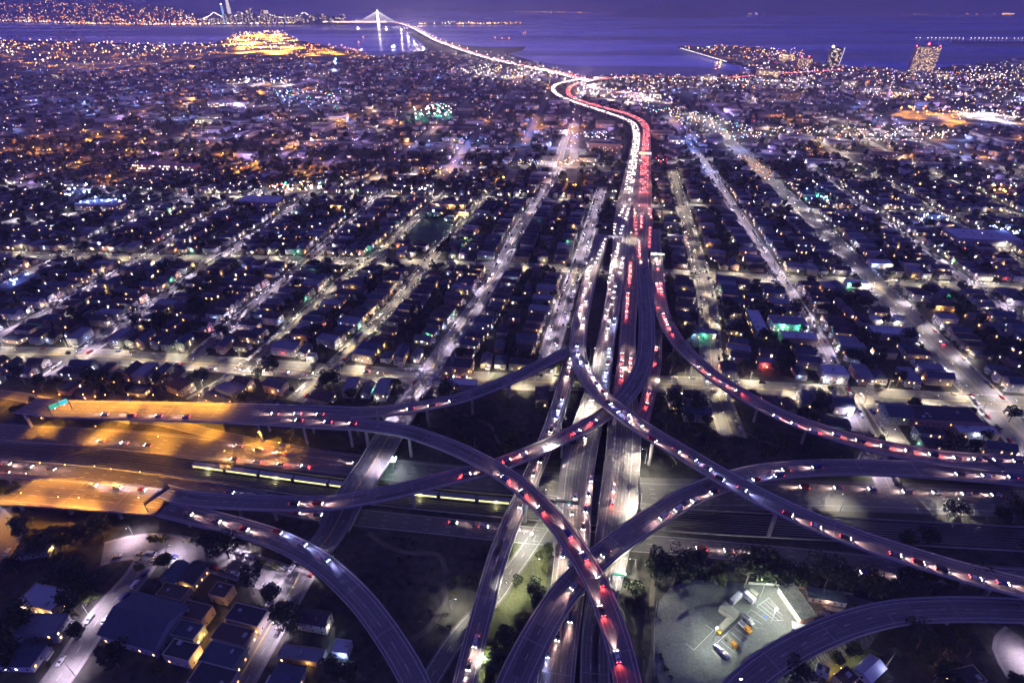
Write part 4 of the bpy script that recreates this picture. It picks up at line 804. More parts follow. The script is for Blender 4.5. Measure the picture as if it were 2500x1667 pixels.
def place_house(x, y, rz, where, wmax=99, prefer=None, force=False):
    """front turned to local -y rotated by rz"""
    global nhouse
    hp, ri = HP[prefer if prefer is not None else random.randrange(len(HP))]
    if hp['w'] > wmax: hp, ri = HP[0]
    w, d = hp['w'], hp['d']
    if not force and not free(x, y, w + .6, d + .6, rz): return False
    mark_rect(x, y, w, d, rz)
    if not in_view(x, y, 4, .03): return True
    if nhouse >= 296:
        far_houses.append((x, y, rz, HP.index((hp, ri)), random.randrange(6))); return True
    nhouse += 1; wi = random.randrange(6)
    HN[where] = HN.get(where, 0) + 1
    o = tag(link('house', None, None, (x, y, 0), rz), '%s house, %s %s roof, %s %s' % (WALLN[wi], 'grey' if hp['kind'] == 'flat' else ROOFN[ri], {'gable': 'gabled', 'hip': 'hipped', 'flat': 'flat'}[hp['kind']], ORD(HN[where]), where), 'house', 'houses ' + where); o.scale = (random.uniform(.88, 1.1), random.uniform(.85, 1.12), random.uniform(.85, 1.12))
    wl = link('wall', hp['walls'][wi], o); rf = link('roof', hp['roof'], o); link('porch', hp['porch'], o); link('door', hp['door'], o)
    if hp['chim']: link('chimney', CHM, rf, (w * .25, d * .15, hp['h'] + .6))
    faces = []   # faces toward the camera get windows
    for fx, fy, fr, ln in ((0, -1, 0, w), (0, 1, math.pi, w), (1, 0, math.pi / 2, d), (-1, 0, -math.pi / 2, d)):
        nx, ny = fx * math.cos(rz) - fy * math.sin(rz), fx * math.sin(rz) + fy * math.cos(rz)
        if nx * -x + ny * (-y) > 0.15 * math.hypot(x, y): faces.append((fx, fy, fr, ln))
    for fx, fy, fr, ln in faces:
        k = 2 if ln < 9 else 3
        for fl in range(2 if hp['h'] > 6 else 1):
            for i in range(k):
                t = (i + .5) / k * ln - ln / 2
                if fy == -1 and fl == 0 and t > 0: continue
                px, py = (t, fy * d / 2) if fy else (fx * w / 2, t)
                r = random.random(); key = 'd' if r < .72 else 'w' if r < .83 else 'a' if r < .88 else 'm' if r < .95 else 'h' if r < .98 else 'b'
                q = link('window', WINM[key], wl, (px, py, 1.1 + fl * 2.9), fr)
                q.rotation_euler = (0, 0, 0 if fy == -1 else math.pi if fy == 1 else math.pi / 2 if fx == 1 else -math.pi / 2)
    if random.random() < (.55 if y > 230 else .6) and faces:
        fx, fy, fr, ln = random.choice(faces); key = random.choices('wybgr', (3.2, 6.2, 2.4, 1.1, .6))[0]
        px, py = fx * (w / 2 + .25) + fy * w * .2, fy * (d / 2 + .25)
        q = link('wall_lamp', PLM[key], wl, (px, py, 2.6)); bulb(q, PLD[key], (fx * .6, fy * .6, .1))
    return True
# ---- special buildings first (so that rows keep clear of them)
def building(name, label, cat, u, v, w, d, h, rz, wall, roof, kind='flat', wins=None, lamps=(), par=.6, winrows=None, winmat='w', z0=0, zr=None):
    """(u, v): pixel of the middle of its footprint"""
    x, y = P(u, v, z0 if zr is None else zr); mark_rect(x, y, w + 1, d + 1, rz); RECTS.append((x, y, w, d, rz))
    o = tag(link(name, None, None, (x, y, z0), rz), label, cat); m = MB()
    if kind == 'flat':
        m.box((0, 0, 0), (w, d, h)); wl = m.build('wall', wall, o); r = MB(); r.box((0, 0, h), (w - .5, d - .5, .12)); rf = r.build('roof', roof, o); e = MB()
        for s in (-1, 1): e.box((0, s * (d / 2 - .12), h), (w + .1, .3, par)); e.box((s * (w / 2 - .12), 0, h), (.3, d - .5, par))
        e.build('parapet', wall, rf)
        for _ in range(max(1, int(w * d / 160))): q = MB(); q.box((random.uniform(-.35, .35) * w, random.uniform(-.35, .35) * d, h + .12), (random.uniform(1, 2.2), random.uniform(1, 2.2), random.uniform(.6, 1.2))); q.build('roof_vent', steel, rf)
    else:
        rise = min(w, d) * .22; hw, hd = w / 2, d / 2
        if w > d:
            m.add([(-hw, -hd, 0), (hw, -hd, 0), (hw, hd, 0), (-hw, hd, 0), (-hw, -hd, h), (hw, -hd, h), (hw, hd, h), (-hw, hd, h), (-hw, 0, h + rise), (hw, 0, h + rise)], [(0, 1, 5, 4), (2, 3, 7, 6), (1, 2, 6, 9, 5), (3, 0, 4, 8, 7)])
            r = MB()
            for s in (-1, 1): r.add([(-hw - .5, s * (hd + .6), h - .2), (hw + .5, s * (hd + .6), h - .2), (hw + .5, 0, h + rise), (-hw - .5, 0, h + rise), (-hw - .5, s * (hd + .6), h + .05), (hw + .5, s * (hd + .6), h + .05), (hw + .5, 0, h + rise + .25), (-hw - .5, 0, h + rise + .25)], [(0, 1, 2, 3), (4, 7, 6, 5), (0, 4, 5, 1), (0, 3, 7, 4), (1, 5, 6, 2)])
        else:
            m.add([(-hw, -hd, 0), (hw, -hd, 0), (hw, hd, 0), (-hw, hd, 0), (-hw, -hd, h), (hw, -hd, h), (hw, hd, h), (-hw, hd, h), (0, -hd, h + rise), (0, hd, h + rise)], [(1, 2, 6, 5), (3, 0, 4, 7), (0, 1, 5, 8, 4), (2, 3, 7, 9, 6)])
            r = MB()
            for s in (-1, 1): r.add([(s * (hw + .6), -hd - .5, h - .2), (s * (hw + .6), hd + .5, h - .2), (0, hd + .5, h + rise), (0, -hd - .5, h + rise), (s * (hw + .6), -hd - .5, h + .05), (s * (hw + .6), hd + .5, h + .05), (0, hd + .5, h + rise + .25), (0, -hd - .5, h + rise + .25)], [(0, 1, 2, 3), (4, 7, 6, 5), (0, 4, 5, 1), (0, 3, 7, 4), (1, 5, 6, 2)])
        wl = m.build('wall', wall, o); rf = r.build('roof', roof, o)
    rows = max(1, int((h - .6) / 3)) if winrows is None else winrows
    sides = [(0, -1, w), (0, 1, w), (1, 0, d), (-1, 0, d)]
    for fx, fy, ln in sides:
        nx, ny = fx * math.cos(rz) - fy * math.sin(rz), fx * math.sin(rz) + fy * math.cos(rz)
        if nx * -x + ny * -y < 0.1 * math.hypot(x, y): continue
        k = max(1, min(14, int(ln / 3.4)))
        for fl in range(rows):
            for i in range(k):
                t = (i + .5) / k * ln - ln / 2; r_ = random.random()
                link('window', WINM['d' if r_ > .28 else winmat if r_ > .08 else 'a'], wl, (t, fy * d / 2, 1.0 + fl * 3) if fy else (fx * w / 2, t, 1.0 + fl * 3), 0 if fy == -1 else math.pi if fy == 1 else math.pi / 2 if fx == 1 else -math.pi / 2)
    for (lx, ly, lz, key, pw) in lamps:
        q = link('wall_lamp', PLM[key], wl, (lx * w / 2 + (0.3 if lx >= 1 else -0.3 if lx <= -1 else 0), ly * d / 2 + (.3 if ly >= 1 else -.3 if ly <= -1 else 0), lz))
        bulb(q, light('POINT', 'flood_%s_%d' % (key, pw), PLD[key].color[:], pw, .3), (lx * .9, ly * .9, .1))
    return o
GZ = -GA
BL = building
def at_uv(u, v): return P(u, v)
BL('hall', 'large hall with broad navy roof beside the lower left street', 'hall', 352, 1510, 29, 21, 6.5, GZ - .12, WALLS[1], ROOFS[3], 'gable', zr=7, lamps=[(1, .9, 4, 'y', 500)])
BL('warehouse', 'building with bright blue flat roof above a lit forecourt at lower left', 'building', 118, 1472, 20, 11, 5.0, GZ - .08, WALLS[2], pale_roof, lamps=[(-.6, -1, 3, 'w', 700), (.3, -1, 3, 'y', 800), (.9, -1, 3, 'w', 600)])
for i, (u, v, w, d) in enumerate(((602, 1500, 17, 8.5), (568, 1548, 17, 8), (543, 1598, 17, 9), (520, 1652, 18, 9), (474, 1490, 14, 8), (457, 1537, 12, 7.5), (443, 1586, 13, 7.5), (423, 1444, 14, 7), (427, 1396, 8, 11), (470, 1398, 8, 11), (540, 1440, 9, 7))):
    BL('apartment_building', '%s apartment block with %s roof, %s of the cluster at lower left' % (WALLN[(i * 2) % 6], ['charcoal', 'brown', 'slate'][i % 3], ORD(i + 1)), 'building', u, v, w, d, 5.6, GZ - .10, WALLS[(i * 2) % 6], ROOFS[[0, 1, 3][i % 3]], 'gable' if i in (8, 9) else 'flat', zr=5.6, winrows=1, lamps=[(-1, 0, 2.6, 'y', 700), (.9, -1, 2.6, 'y', 300)] if i in (0, 1, 2) else [(1, 0, 2.6, 'y', 500)] if i in (5, 6) else [(.2, 1, 2.6, 'y', 420)] if i == 7 else [])
BL('shop', 'small building with blue lit yard at the bottom edge', 'building', 838, 1590, 7, 6, 4, GZ, WALLS[3], pale_roof, lamps=[(-1, .3, 3, 'b', 900), (.3, -1, 3, 'b', 900)])
BL('shed', 'long low shed beside the lower left street, bottom edge', 'shed', 740, 1605, 20, 6, 3.4, GZ, WALLS[2], flat_roof, lamps=[(.4, -1, 2.2, 'y', 300)])
BL('warehouse', 'big warehouse with dark roof beside the wide avenue, lower right', 'warehouse', 2290, 1030, 44, 17, 7, GZ + .05, WALLS[5], ROOFS[0], lamps=[(-1, -.5, 4, 'y', 700)])
BL('workshop', 'low workshop with blue roof and cool lamp in front of the big warehouse', 'building', 2375, 1062, 26, 8, 5, GZ + .05, WALLS[2], pale_roof, lamps=[(-.1, -1, 4, 'b', 2200)])
BL('house', 'two storey house with blue roof standing alone left of the side street', 'house', 2180, 1020, 16, 15, 7, GZ + .05, WALLS[1], ROOFS[3], 'gable')
BL('house', 'narrow grey house standing alone on dark ground under the outer ramp', 'house', 1962, 985, 8, 11, 6.5, GZ, WALLS[1], ROOFS[3], 'gable')
BL('house', 'pair of grey houses joined, right of the narrow lone house', 'house', 2050, 998, 13, 12, 6.5, GZ, WALLS[1], ROOFS[3], 'hip' if False else 'gable', lamps=[(.6, -1, 2.4, 'b', 700)])
BL('school_building', 'school building under amber floodlights above the dark field', 'school', 1095, 508, 46, 14, 7, GZ, WALLS[2], ROOFS[2], lamps=[(-.6, -1, 6, 'y', 3200), (.2, -1, 6, 'y', 3200), (.9, -1, 6, 'y', 3200)])
BL('school_wing', 'lower school wing right of the amber lit building', 'school', 1128, 524, 20, 12, 5, GZ, WALLS[2], ROOFS[2], lamps=[(0, -1, 4, 'y', 2600)])
BL('church_hall', 'amber lit hall left of the second crossing street', 'hall', 825, 511, 22, 12, 8, GZ, WALLS[2], ROOFS[1], 'gable', lamps=[(-.5, -1, 6, 'y', 2600), (.5, -1, 6, 'y', 2600)])
BL('warehouse', 'long narrow blue roofed shed between the right hand streets', 'warehouse', 1845, 800, 11, 40, 7, GZ, WALLS[4], pale_roof, lamps=[(1, -.8, 4, 'g', 900), (1, -.3, 4, 'b', 900)])
BL('depot', 'depot with green lit front beside the first right hand street', 'building', 1920, 800, 30, 16, 7, GZ, WALLS[3], flat_roof, lamps=[(-.4, -1, 6, 'g', 2600), (.5, -1, 6, 'g', 2600)])
BL('warehouse', 'flat blue roofed warehouse below the green lit depot', 'warehouse', 1945, 835, 28, 12, 6.5, GZ, WALLS[2], pale_roof)
BL('flat_block', 'corner block with blue roof at the first crossing street', 'building', 2030, 925, 17, 13, 8, GZ, WALLS[3], pale_roof, lamps=[(-.8, -1, 3, 'b', 600), (.3, -1, 3, 'w', 500)])
BL('shop', 'teal lit shop row right of the outer ramp', 'shop', 1715, 822, 20, 8, 5, GZ, WALLS[4], flat_roof, lamps=[(-.8, -1, 4, 'b', 1600), (0, -1, 4, 'g', 1500), (.8, -1, 4, 'w', 600)])
BL('garage', 'red lit garage behind the first crossing street', 'garage', 1775, 912, 11, 12, 6, GZ, WALLS[1], ROOFS[0], 'gable', lamps=[(-1, .8, 4, 'r', 900)])
BL('shop', 'corner shop with red lit sign behind the first crossing street', 'shop', 1868, 893, 13, 8, 5, GZ, WALLS[5], flat_roof, lamps=[(-.3, -1, 3, 'r', 1300)])
BL('apartment_building', 'four storey apartment slab beyond the first diagonal boulevard', 'building', 1476, 372, 58, 16, 17, GZ - .1, WALLS[5], ROOFS[3], lamps=[], winrows=4)
BL('flat_block', 'brown block with lit windows facing the nearest crossing street', 'building', 1122, 905, 21, 14, 7.2, GZ, WALLS[2], ROOFS[0], lamps=[(1, -1, 5, 'y', 500)], winrows=2)
BL('shop', 'blue roofed corner shop under the dark ramp', 'shop', 1130, 945, 21, 8, 4.5, GZ, WALLS[1], pale_roof)
BL('shop', 'pale two storey shop by the nearest crossing street', 'shop', 763, 880, 7, 6, 5, GZ, WALLS[3], flat_roof, lamps=[(0, -1, 4.4, 'w', 260)])
BL('flat_block', 'long pale block lit white beside the wide avenue', 'building', 2160, 790, 26, 9, 5, GZ, WALLS[3], pale_roof, lamps=[(-.5, -1, 4, 'w', 900), (.5, -1, 4, 'w', 900)])
BL('warehouse', 'wide navy roofed hall on the left side of the avenue', 'warehouse', 2175, 822, 36, 14, 6, GZ, WALLS[1], pale_roof)
BL('petrol_station_shop', 'filling station canopy glowing green white at the second crossing', 'canopy', 2090, 700, 22, 9, 5, GZ, WALLS[3], pale_roof, lamps=[(-.8, -1, 4, 'g', 1800), (.2, -1, 4, 'w', 2600), (.9, -1, 4, 'w', 2600)])
BL('shop', 'car wash lit by cool white lamps right of the avenue', 'shop', 2145, 650, 22, 12, 5, GZ, WALLS[3], pale_roof, lamps=[(-.6, -1, 4, 'b', 2600), (.5, -1, 4, 'w', 2600)])
BL('restaurant', 'restaurant under amber lamps right of the avenue', 'restaurant', 2300, 752, 24, 14, 5, GZ, WALLS[2], ROOFS[1], lamps=[(-.6, -1, 4, 'y', 1800), (.6, -1, 4, 'y', 1800), (1, .5, 4, 'b', 900)])
BL('hall', 'large navy roofed hall far right in front of the lit storage yard', 'hall', 2390, 590, 70, 36, 9, GZ, WALLS[1], pale_roof)
BL('hall', 'wide navy roofed hall beside the diagonal boulevard at left', 'hall', 640, 500, 58, 28, 8, GZ, WALLS[1], pale_roof)
BL('warehouse', 'flat navy roofed warehouse under blue floodlight at far left', 'warehouse', 250, 508, 60, 26, 8, GZ, WALLS[1], pale_roof, lamps=[(-.6, 1, 8, 'b', 9000), (.4, 1, 8, 'b', 9000)])
BL('sports_hall', 'low hall with bright strip of lamps at far left', 'hall', 45, 700, 22, 34, 6, GZ, WALLS[1], flat_roof, lamps=[(-.3, .9, 6.4, 'b', 2400)])

def inside(x, y, R, m=1.2): dx, dy = x - R[0], y - R[1]; c, s_ = math.cos(R[4]), math.sin(R[4]); return abs(dx * c + dy * s_) < R[2] / 2 + m and abs(-dx * s_ + dy * c) < R[3] / 2 + m
for x, y, z, o in LAMPO:     # a lamp never stands in a building
    if z < 1 and any(inside(x, y, R) for R in RECTS):
        for ch in list(o.children): bpy.data.objects.remove(ch)
        bpy.data.objects.remove(o)
# ================================================================== YARD (bottom right)
def Z6(b, a): return (1550 + b * .21259, 1350 + a * .21259)
yard_poly = [P(*Z6(b, a)) for b, a in [(400, 400), (560, 330), (700, 300), (1000, 320), (1300, 350), (1700, 395), (2100, 440), (2500, 490), (2760, 560), (2900, 700), (2500, 900), (2000, 1250), (1650, 1560), (300, 1560), (215, 1300), (215, 950), (280, 550)]]
poly_obj('yard', yard_poly, 0.05, M('yard_asphalt', (0.135, 0.14, 0.13), 0.85, 0.35, 0.09, fine=0.8, bump=0.1))
for x_, y_ in [(sum(p[0] for p in yard_poly) / len(yard_poly), sum(p[1] for p in yard_poly) / len(yard_poly))]: mark_disc(x_, y_ - 4, 42)
ym = MB()
def line_px(mb, a, b, wd=.16, z=.08, f=Z6):
    (x0, y0), (x1, y1) = P(*f(*a)), P(*f(*b)); l = math.hypot(x1 - x0, y1 - y0); mb.box(((x0 + x1) / 2, (y0 + y1) / 2, z), (l, wd, .012), math.atan2(y1 - y0, x1 - x0))
for a, b in [((1400, 610), (1540, 510)), ((1400, 610), (1610, 775)), ((1610, 775), (1710, 765)), ((1440, 590), (1650, 770)), ((1480, 565), (1690, 750)), ((1510, 540), (1700, 720)), ((1540, 515), (1660, 640)), ((1560, 560), (1640, 640)),
             ((1335, 648), (940, 1030)), ((1335, 648), (1510, 770)), ((1280, 700), (1460, 815)), ((1230, 745), (1410, 865)), ((1140, 850), (1310, 980)), ((1095, 900), (1250, 1035)), ((985, 1005), (1150, 1145)), ((940, 1050), (1100, 1190)), ((880, 1110), (1030, 1250)),
             ((810, 818), (900, 888)), ((900, 888), (680, 1110)), ((680, 1110), (585, 1035)), ((1735, 940), (1780, 1000)), ((1735, 940), (1850, 900))]: line_px(ym, a, b)
ym.build('bay_markings', paint, bpy.data.objects['yard'])
hm = MB(); x, y = P(*Z6(1500, 730)); hm.box((x, y, .1), (1.3, 1.3, .012), .5); hm.build('disabled_bay_sign', paint_b, bpy.data.objects['yard'])
xr = MB()
for t in range(9): line_px(xr, (1960 + t * 58, 1250 - t * 34), (2010 + t * 58, 1330 - t * 34), .14, .08)
xr.build('bay_markings', paint, bpy.data.objects['yard'])
yel = M('truck_yellow', (0.55, 0.34, 0.04), 0.45, 0.1, 1.0); orange = M('truck_orange', (0.60, 0.26, 0.03), 0.45, 0.1, 1.0); whitep = M('truck_white', (0.60, 0.60, 0.58), 0.45, 0.08, 1.0); cream_box = M('box_panel', (0.36, 0.34, 0.25), 0.6, 0.15, 0.8)
def truck(name, label, cat, uv, uv2, cabm, bodym, style, ln=8.0):
    (x, y), (x2, y2) = P(*Z6(*uv)), P(*Z6(*uv2)); a = math.atan2(y2 - y, x2 - x)          # uv rear, uv2 front
    ln = math.hypot(x2 - x, y2 - y); o = tag(link(name, None, None, ((x + x2) / 2, (y + y2) / 2, .06), a), label, cat); hl = ln / 2
    c = MB(); c.box((0, 0, .5), (ln, 1.0, .3)); c.build('chassis', dark_steel, o)
    c = MB(); cl = 1.9; c.box((hl - cl / 2 - (1.1 if style != 'box' else 0.2), 0, .7), (cl, 2.1, 1.5), 0, 0, .92)
    if style != 'box': c.box((hl - .7, 0, .7), (1.4, 1.9, .85), 0, 0, .9)
    c.build('cab', cabm, o); g = MB(); gx = hl - (1.15 if style != 'box' else .22); g.box((gx, 0, 1.45), (.06, 1.7, .6)); 
    for s in (-1, 1): g.box((gx - .95, s * 1.0, 1.4), (1.1, .06, .55))
    g.build('cab_glass', glass_m, o)
    b = MB(); bl = ln - cl - (1.5 if style != 'box' else .5); bx = -hl + bl / 2
    if style == 'box': b.box((bx, 0, .8), (bl, 2.4, 2.5))
    elif style == 'flat':
        b.box((bx, 0, .8), (bl, 2.3, .3))
        for s in (-1, 1): b.box((bx, s * 1.1, 1.1), (bl, .12, .7))
        b.box((-hl + .1, 0, 1.1), (.15, 2.2, .7)); b.box((bx, 0, 1.1), (bl * .5, 1.3, .8)); b.box((bx + bl * .42, 0, 1.1), (.2, 2.2, 1.3))
    else:
        for s in (-1, 1): b.box((bx, s * .95, .8), (bl, .45, 1.2))
        b.box((bx, 0, .8), (bl, 1.6, .5)); b.tube((bx - bl * .3, 0, 1.6), (bx + bl * .45, 0, 2.7), .16, .1, 6)
    b.build('body', bodym, o)
    for k_, sx in enumerate((hl - 1.2, -hl + 1.3)):
        for s in (-1, 1):
            w = MB(); w.tube((sx, s * 1.08 - .15, .42), (sx, s * 1.08 + .15, .42), .45, n=10); w.build('wheel', tyre_m, o)
    w = MB(); w.box((hl - 1.9, 0, 2.25), (.3, 1.4, .16)); w.build('beacon_bar', LB if False else M('beacon_off', (0.5, 0.25, 0.03), 0.4), o)
truck('pickup_truck', 'orange crew truck parked in the middle bay of the yard', 'truck', (1040, 965), (1170, 1105), orange, cream_box, 'flat')
truck('service_truck', 'white service truck with red marked bed in the lowest yard bay', 'truck', (905, 1060), (1075, 1225), whitep, whitep, 'flat')
truck('bucket_truck', 'white service truck with orange cab and pipe rack in the upper bays', 'truck', (1195, 800), (1330, 925), orange, whitep, 'utility')
truck('box_truck', 'yellow cab truck with cream box left of the bay line', 'truck', (1080, 790), (940, 945), yel, cream_box, 'box')
truck('service_truck', 'pale truck with open frame beside the orange cab truck', 'truck', (1235, 730), (1360, 840), whitep, steel, 'utility')
def trailer(label, uv, uv2, w, h, m, name='site_trailer'):
    (x, y), (x2, y2) = P(*Z6(*uv)), P(*Z6(*uv2)); a = math.atan2(y2 - y, x2 - x); ln = math.hypot(x2 - x, y2 - y)
    o = tag(link(name, None, None, ((x + x2) / 2, (y + y2) / 2, .06), a), label, 'trailer'); b = MB(); b.box((0, 0, .7), (ln, w, h)); b.build('body', m, o)
    r = MB()
    for i in range(int(ln / 1.2)): r.box((-ln / 2 + .6 + i * 1.2, 0, .7 + h), (.12, w - .1, .06))
    r.box((0, w / 2 - .05, .7 + h), (ln, .12, .09)); r.box((0, -w / 2 + .05, .7 + h), (ln, .12, .09)); r.build('roof_ribs', steel, o); c = MB(); c.box((ln / 2 + .5, 0, .6), (1.2, .3, .2)); c.build('tow_bar', dark_steel, o)
    for s in (-1, 1):
        q = MB(); q.tube((0, s * (w / 2 - .1) - .1, .4), (0, s * (w / 2 - .1) + .1, .4), .4, n=8); q.build('wheel', tyre_m, o)
trailer('largest olive tank trailer in the middle of the yard', (985, 640), (1150, 770), 5.2, 3.2, cream_box)
trailer('narrow pale trailer above the olive one', (1100, 590), (1200, 500), 2.4, 2.6, whitep)
trailer('white box trailer at the top of the row', (1250, 480), (1360, 585), 2.6, 2.8, whitep)
trailer('cream box trailer behind the white one', (1310, 460), (1390, 520), 2.2, 2.4, cream_box)
def Z6c(b, a): return P(*Z6(b, a))
(xa, ya), (xb, yb) = Z6c(1680, 445), Z6c(1930, 810); ang = math.atan2(yb - ya, xb - xa); ln = math.hypot(xb - xa, yb - ya)
o = tag(link('yard_office', None, None, ((xa + xb) / 2 + 1.5, (ya + yb) / 2 + .6, 0), ang), 'long yard office with mossy pale roof in the middle of the yard', 'building')
m_ = MB(); m_.box((0, 0, 0), (ln, 7.6, 4.0)); wl = m_.build('wall', WALLS[0], o)
m_ = MB(); m_.box((0, 0, 4.0), (ln + 1.0, 8.4, .25)); rf = m_.build('roof', M('mossy_roof', (0.30, 0.30, 0.22), 0.9, 0.5, 0.35, fine=1.4), o)
m_ = MB()
for s in (-1, 1): m_.box((0, s * 4.25, 4.0), (ln + 1.0, .2, .5))
m_.build('fascia', whitep, rf)
for i in range(11): m_ = MB(); m_.box((-ln / 2 + 1.2 + i * (ln - 2.4) / 10, 1.6 * (-1) ** i, 4.25), (.5, .8, .35)); m_.build('roof_vent', steel, rf)
for i in range(6): link('window', WINM['w' if i in (1, 4) else 'm'], wl, (-ln / 2 + 1.5 + i * 2.6, -3.8, 1.1))
for i in range(3): bulb(link('wall_lamp', PLM['w'], wl, (-ln / 2 + 2 + i * (ln / 2 - 2), -4.1, 3.4)), light('POINT', 'yard_wall_lamp', (1, .82, .62), 420, .2), (0, -.6, 0))
for i in range(2): bulb(link('wall_lamp', PLM['y'], wl, (-ln / 3 + i * ln * .6, 4.1, 3.2)), light('POINT', 'yard_back_lamp', (1, .62, .35), 420, .2), (0, .6, 0))
(xa, ya), (xb, yb) = Z6c(1990, 540), Z6c(2420, 610); ang = math.atan2(yb - ya, xb - xa); ln = math.hypot(xb - xa, yb - ya)
o = tag(link('yard_bungalow', None, None, ((xa + xb) / 2, (ya + yb) / 2 + 2.2, 0), ang), 'white walled hut with grey green roof at the right of the yard', 'building')
m_ = MB(); m_.box((0, 0, 0), (ln, 5.6, 3.0)); wl = m_.build('wall', WALLS[3], o); m_ = MB(); m_.box((0, .2, 3.0), (ln + .8, 6.2, .22)); m_.build('roof', M('green_grey_roof', (0.16, 0.20, 0.17), 0.9, 0.3, 0.5), o)
for i in range(5): link('window', WINM['d' if i != 2 else 'a'], wl, (-ln / 2 + 2 + i * (ln - 4) / 4, -2.8, 1.0))
bulb(link('wall_lamp', PLM['y'], wl, (0, -3.0, 2.6)), light('POINT', 'hut_lamp', (1, .5, .35), 260, .2), (0, -.5, 0))
m_ = MB(); m_.box((3, -5.4, 0), (9, 1.6, .9)); m_.build('loading_ramp', conc, o)
x, y = Z6c(2180, 710); car('sedan', 1, x, y, .06, -.25, 'white saloon with lit blue windows parked in front of the hut', 'cars in the yard')
x, y = Z6c(1880, 890); o = tag(link('shelter', None, None, (x, y, 0), -.35 + math.pi), 'small pink lit open shelter at the end of the yard office', 'shelter')
m_ = MB(); [m_.box((sx * 3, sy * 1.6, 0), (.15, .15, 2.8)) for sx in (-1, 1) for sy in (-1, 1)]; m_.build('posts', steel, o); m_ = MB(); m_.box((0, 0, 2.8), (7, 4, .15)); m_.build('roof', whitep, o)
bulb(o, light('POINT', 'shelter_lamp', (1, .55, .4), 500, .3), (0, -3, 2.2)); m_ = MB(); m_.box((0, 0, 0), (4.6, 1.2, .9)); m_.build('counter', WALLS[5], o)
# yard fence and mast lights
for n_, (b, a) in enumerate([(1440, 500), (890, 1010), (1560, 800)]):
    x, y = Z6c(b, a); o = tag(link('lamp_mast', None, None, (x, y, 0)), 'pale lamp mast in the yard, ' + ['beside the hatched bay', 'left of the lowest truck', 'in front of the office wall'][n_], 'lamp mast'); m_ = MB(); m_.tube((0, 0, 0), (0, 0, 11), .16, .1, 8); m_.build('post', whitep, o)
    m_ = MB()
    for s in (-1, 1): m_.box((s * .6, -.3, 11), (.7, .5, .2))
    m_.build('lamp_heads', dark_steel, o)
    m_ = MB()
    for s in (-1, 1): m_.box((s * .6, -.3, 10.9), (.5, .35, .08))
    m_.build('lenses', LW, o); bulb(o, L_MAST, (0, -.3, 10.6))
x, y = Z6c(1150, 1600); 
o = tag(link('lamp_mast', None, None, (x, y, 0)), 'lamp mast at the bottom edge of the yard', 'lamp mast'); m_ = MB(); m_.tube((0, 0, 0), (0, 0, 11), .16, .1, 8); m_.build('post', whitep, o); m_ = MB(); m_.box((0, -.3, 10.9), (.9, .4, .15)); m_.build('lamp_heads', LW, o); bulb(o, L_MAST, (0, -.3, 10.6))
fp = Path([(*P(*Z6(b, a)), 0, 1) for b, a in [(225, 1420), (215, 1250), (218, 1000), (225, 780), (250, 570)]], 3)
fe = tag(link('chain_fence', None), 'thin chain fence along the left side of the yard', 'fence'); m_ = MB(); d = 0
while d < fp.len: a = fp.at(d); m_.tube((a[0], a[1], 0), (a[0], a[1], 2.1), .05, n=5); d += 3
m_.build('posts', steel, fe); m_ = MB(); fp.strip(m_, -.03, .03, 2.0, h=.06); fp.strip(m_, -.03, .03, 1.0, h=.05); m_.build('rails', steel, fe)
wp = Path([(*P(*Z6(b, a)), 0, 1) for b, a in [(1300, 350), (1700, 385), (2100, 430), (2500, 480)]], 3)
we = tag(link('retaining_wall', None), 'low pale retaining wall behind the yard office', 'wall'); m_ = MB(); wp.strip(m_, -.2, .2, 0, h=1.5); m_.build('wall', conc, we)
# second little yard at the very bottom, right of the navy ramp
def Z7(b, a): return (2000 + b * .21259, 1350 + a * .21259)
poly_obj('parking_court', [P(*Z7(b, a)) for b, a in [(-300, 1490), (0, 1160), (300, 1020), (700, 900), (560, 1100), (330, 1160), (100, 1330), (-60, 1540)]], .04, asphalt_old)
m_ = MB()
for i in range(11): line_px(m_, (0 + i * 58, 1170 - i * 24), (36 + i * 58, 1225 - i * 24), .13, .07, Z7)
m_.build('bay_markings', paint, bpy.data.objects['parking_court'])
poly_obj('grass_verge', [P(*Z7(b, a)) for b, a in [(80, 1330), (330, 1170), (560, 1090), (760, 1160), (640, 1230), (380, 1300), (130, 1420)]], .045, M('court_lawn', (0.10, 0.12, 0.045), 0.95, 0.4, 0.2))  # lawn in a brighter green than the dry grass
BL('house', 'cottage with pale ribbed roof catching blue light at the bottom right', 'house', Z7(560, 1370)[0], Z7(560, 1370)[1], 11, 6.5, 3.4, .55, WALLS[3], pale_roof, 'gable', lamps=[(-.2, 1, 3, 'w', 300)])
BL('cabin', 'small grey cabin left of the pale roofed cottage', 'house', Z7(20, 1370)[0], Z7(20, 1370)[1], 5, 3.5, 3, -.6, WALLS[1], ROOFS[2], 'flat')
BL('house', 'tan house lit orange at the bottom right edge', 'house', Z7(280, 1470)[0], Z7(280, 1470)[1], 9, 6, 3.6, .5, WALLS[2], ROOFS[1], 'flat', lamps=[(-.6, 1, 2.6, 'y', 500), (.3, 1, 3.6, 'y', 500)])
BL('house', 'dark house with amber lamp under the palm, bottom right corner', 'house', Z7(1650, 1470)[0], Z7(1650, 1470)[1], 13, 7, 4, .2, WALLS[2], ROOFS[0], 'flat', lamps=[(-.3, 1, 3, 'y', 700)])
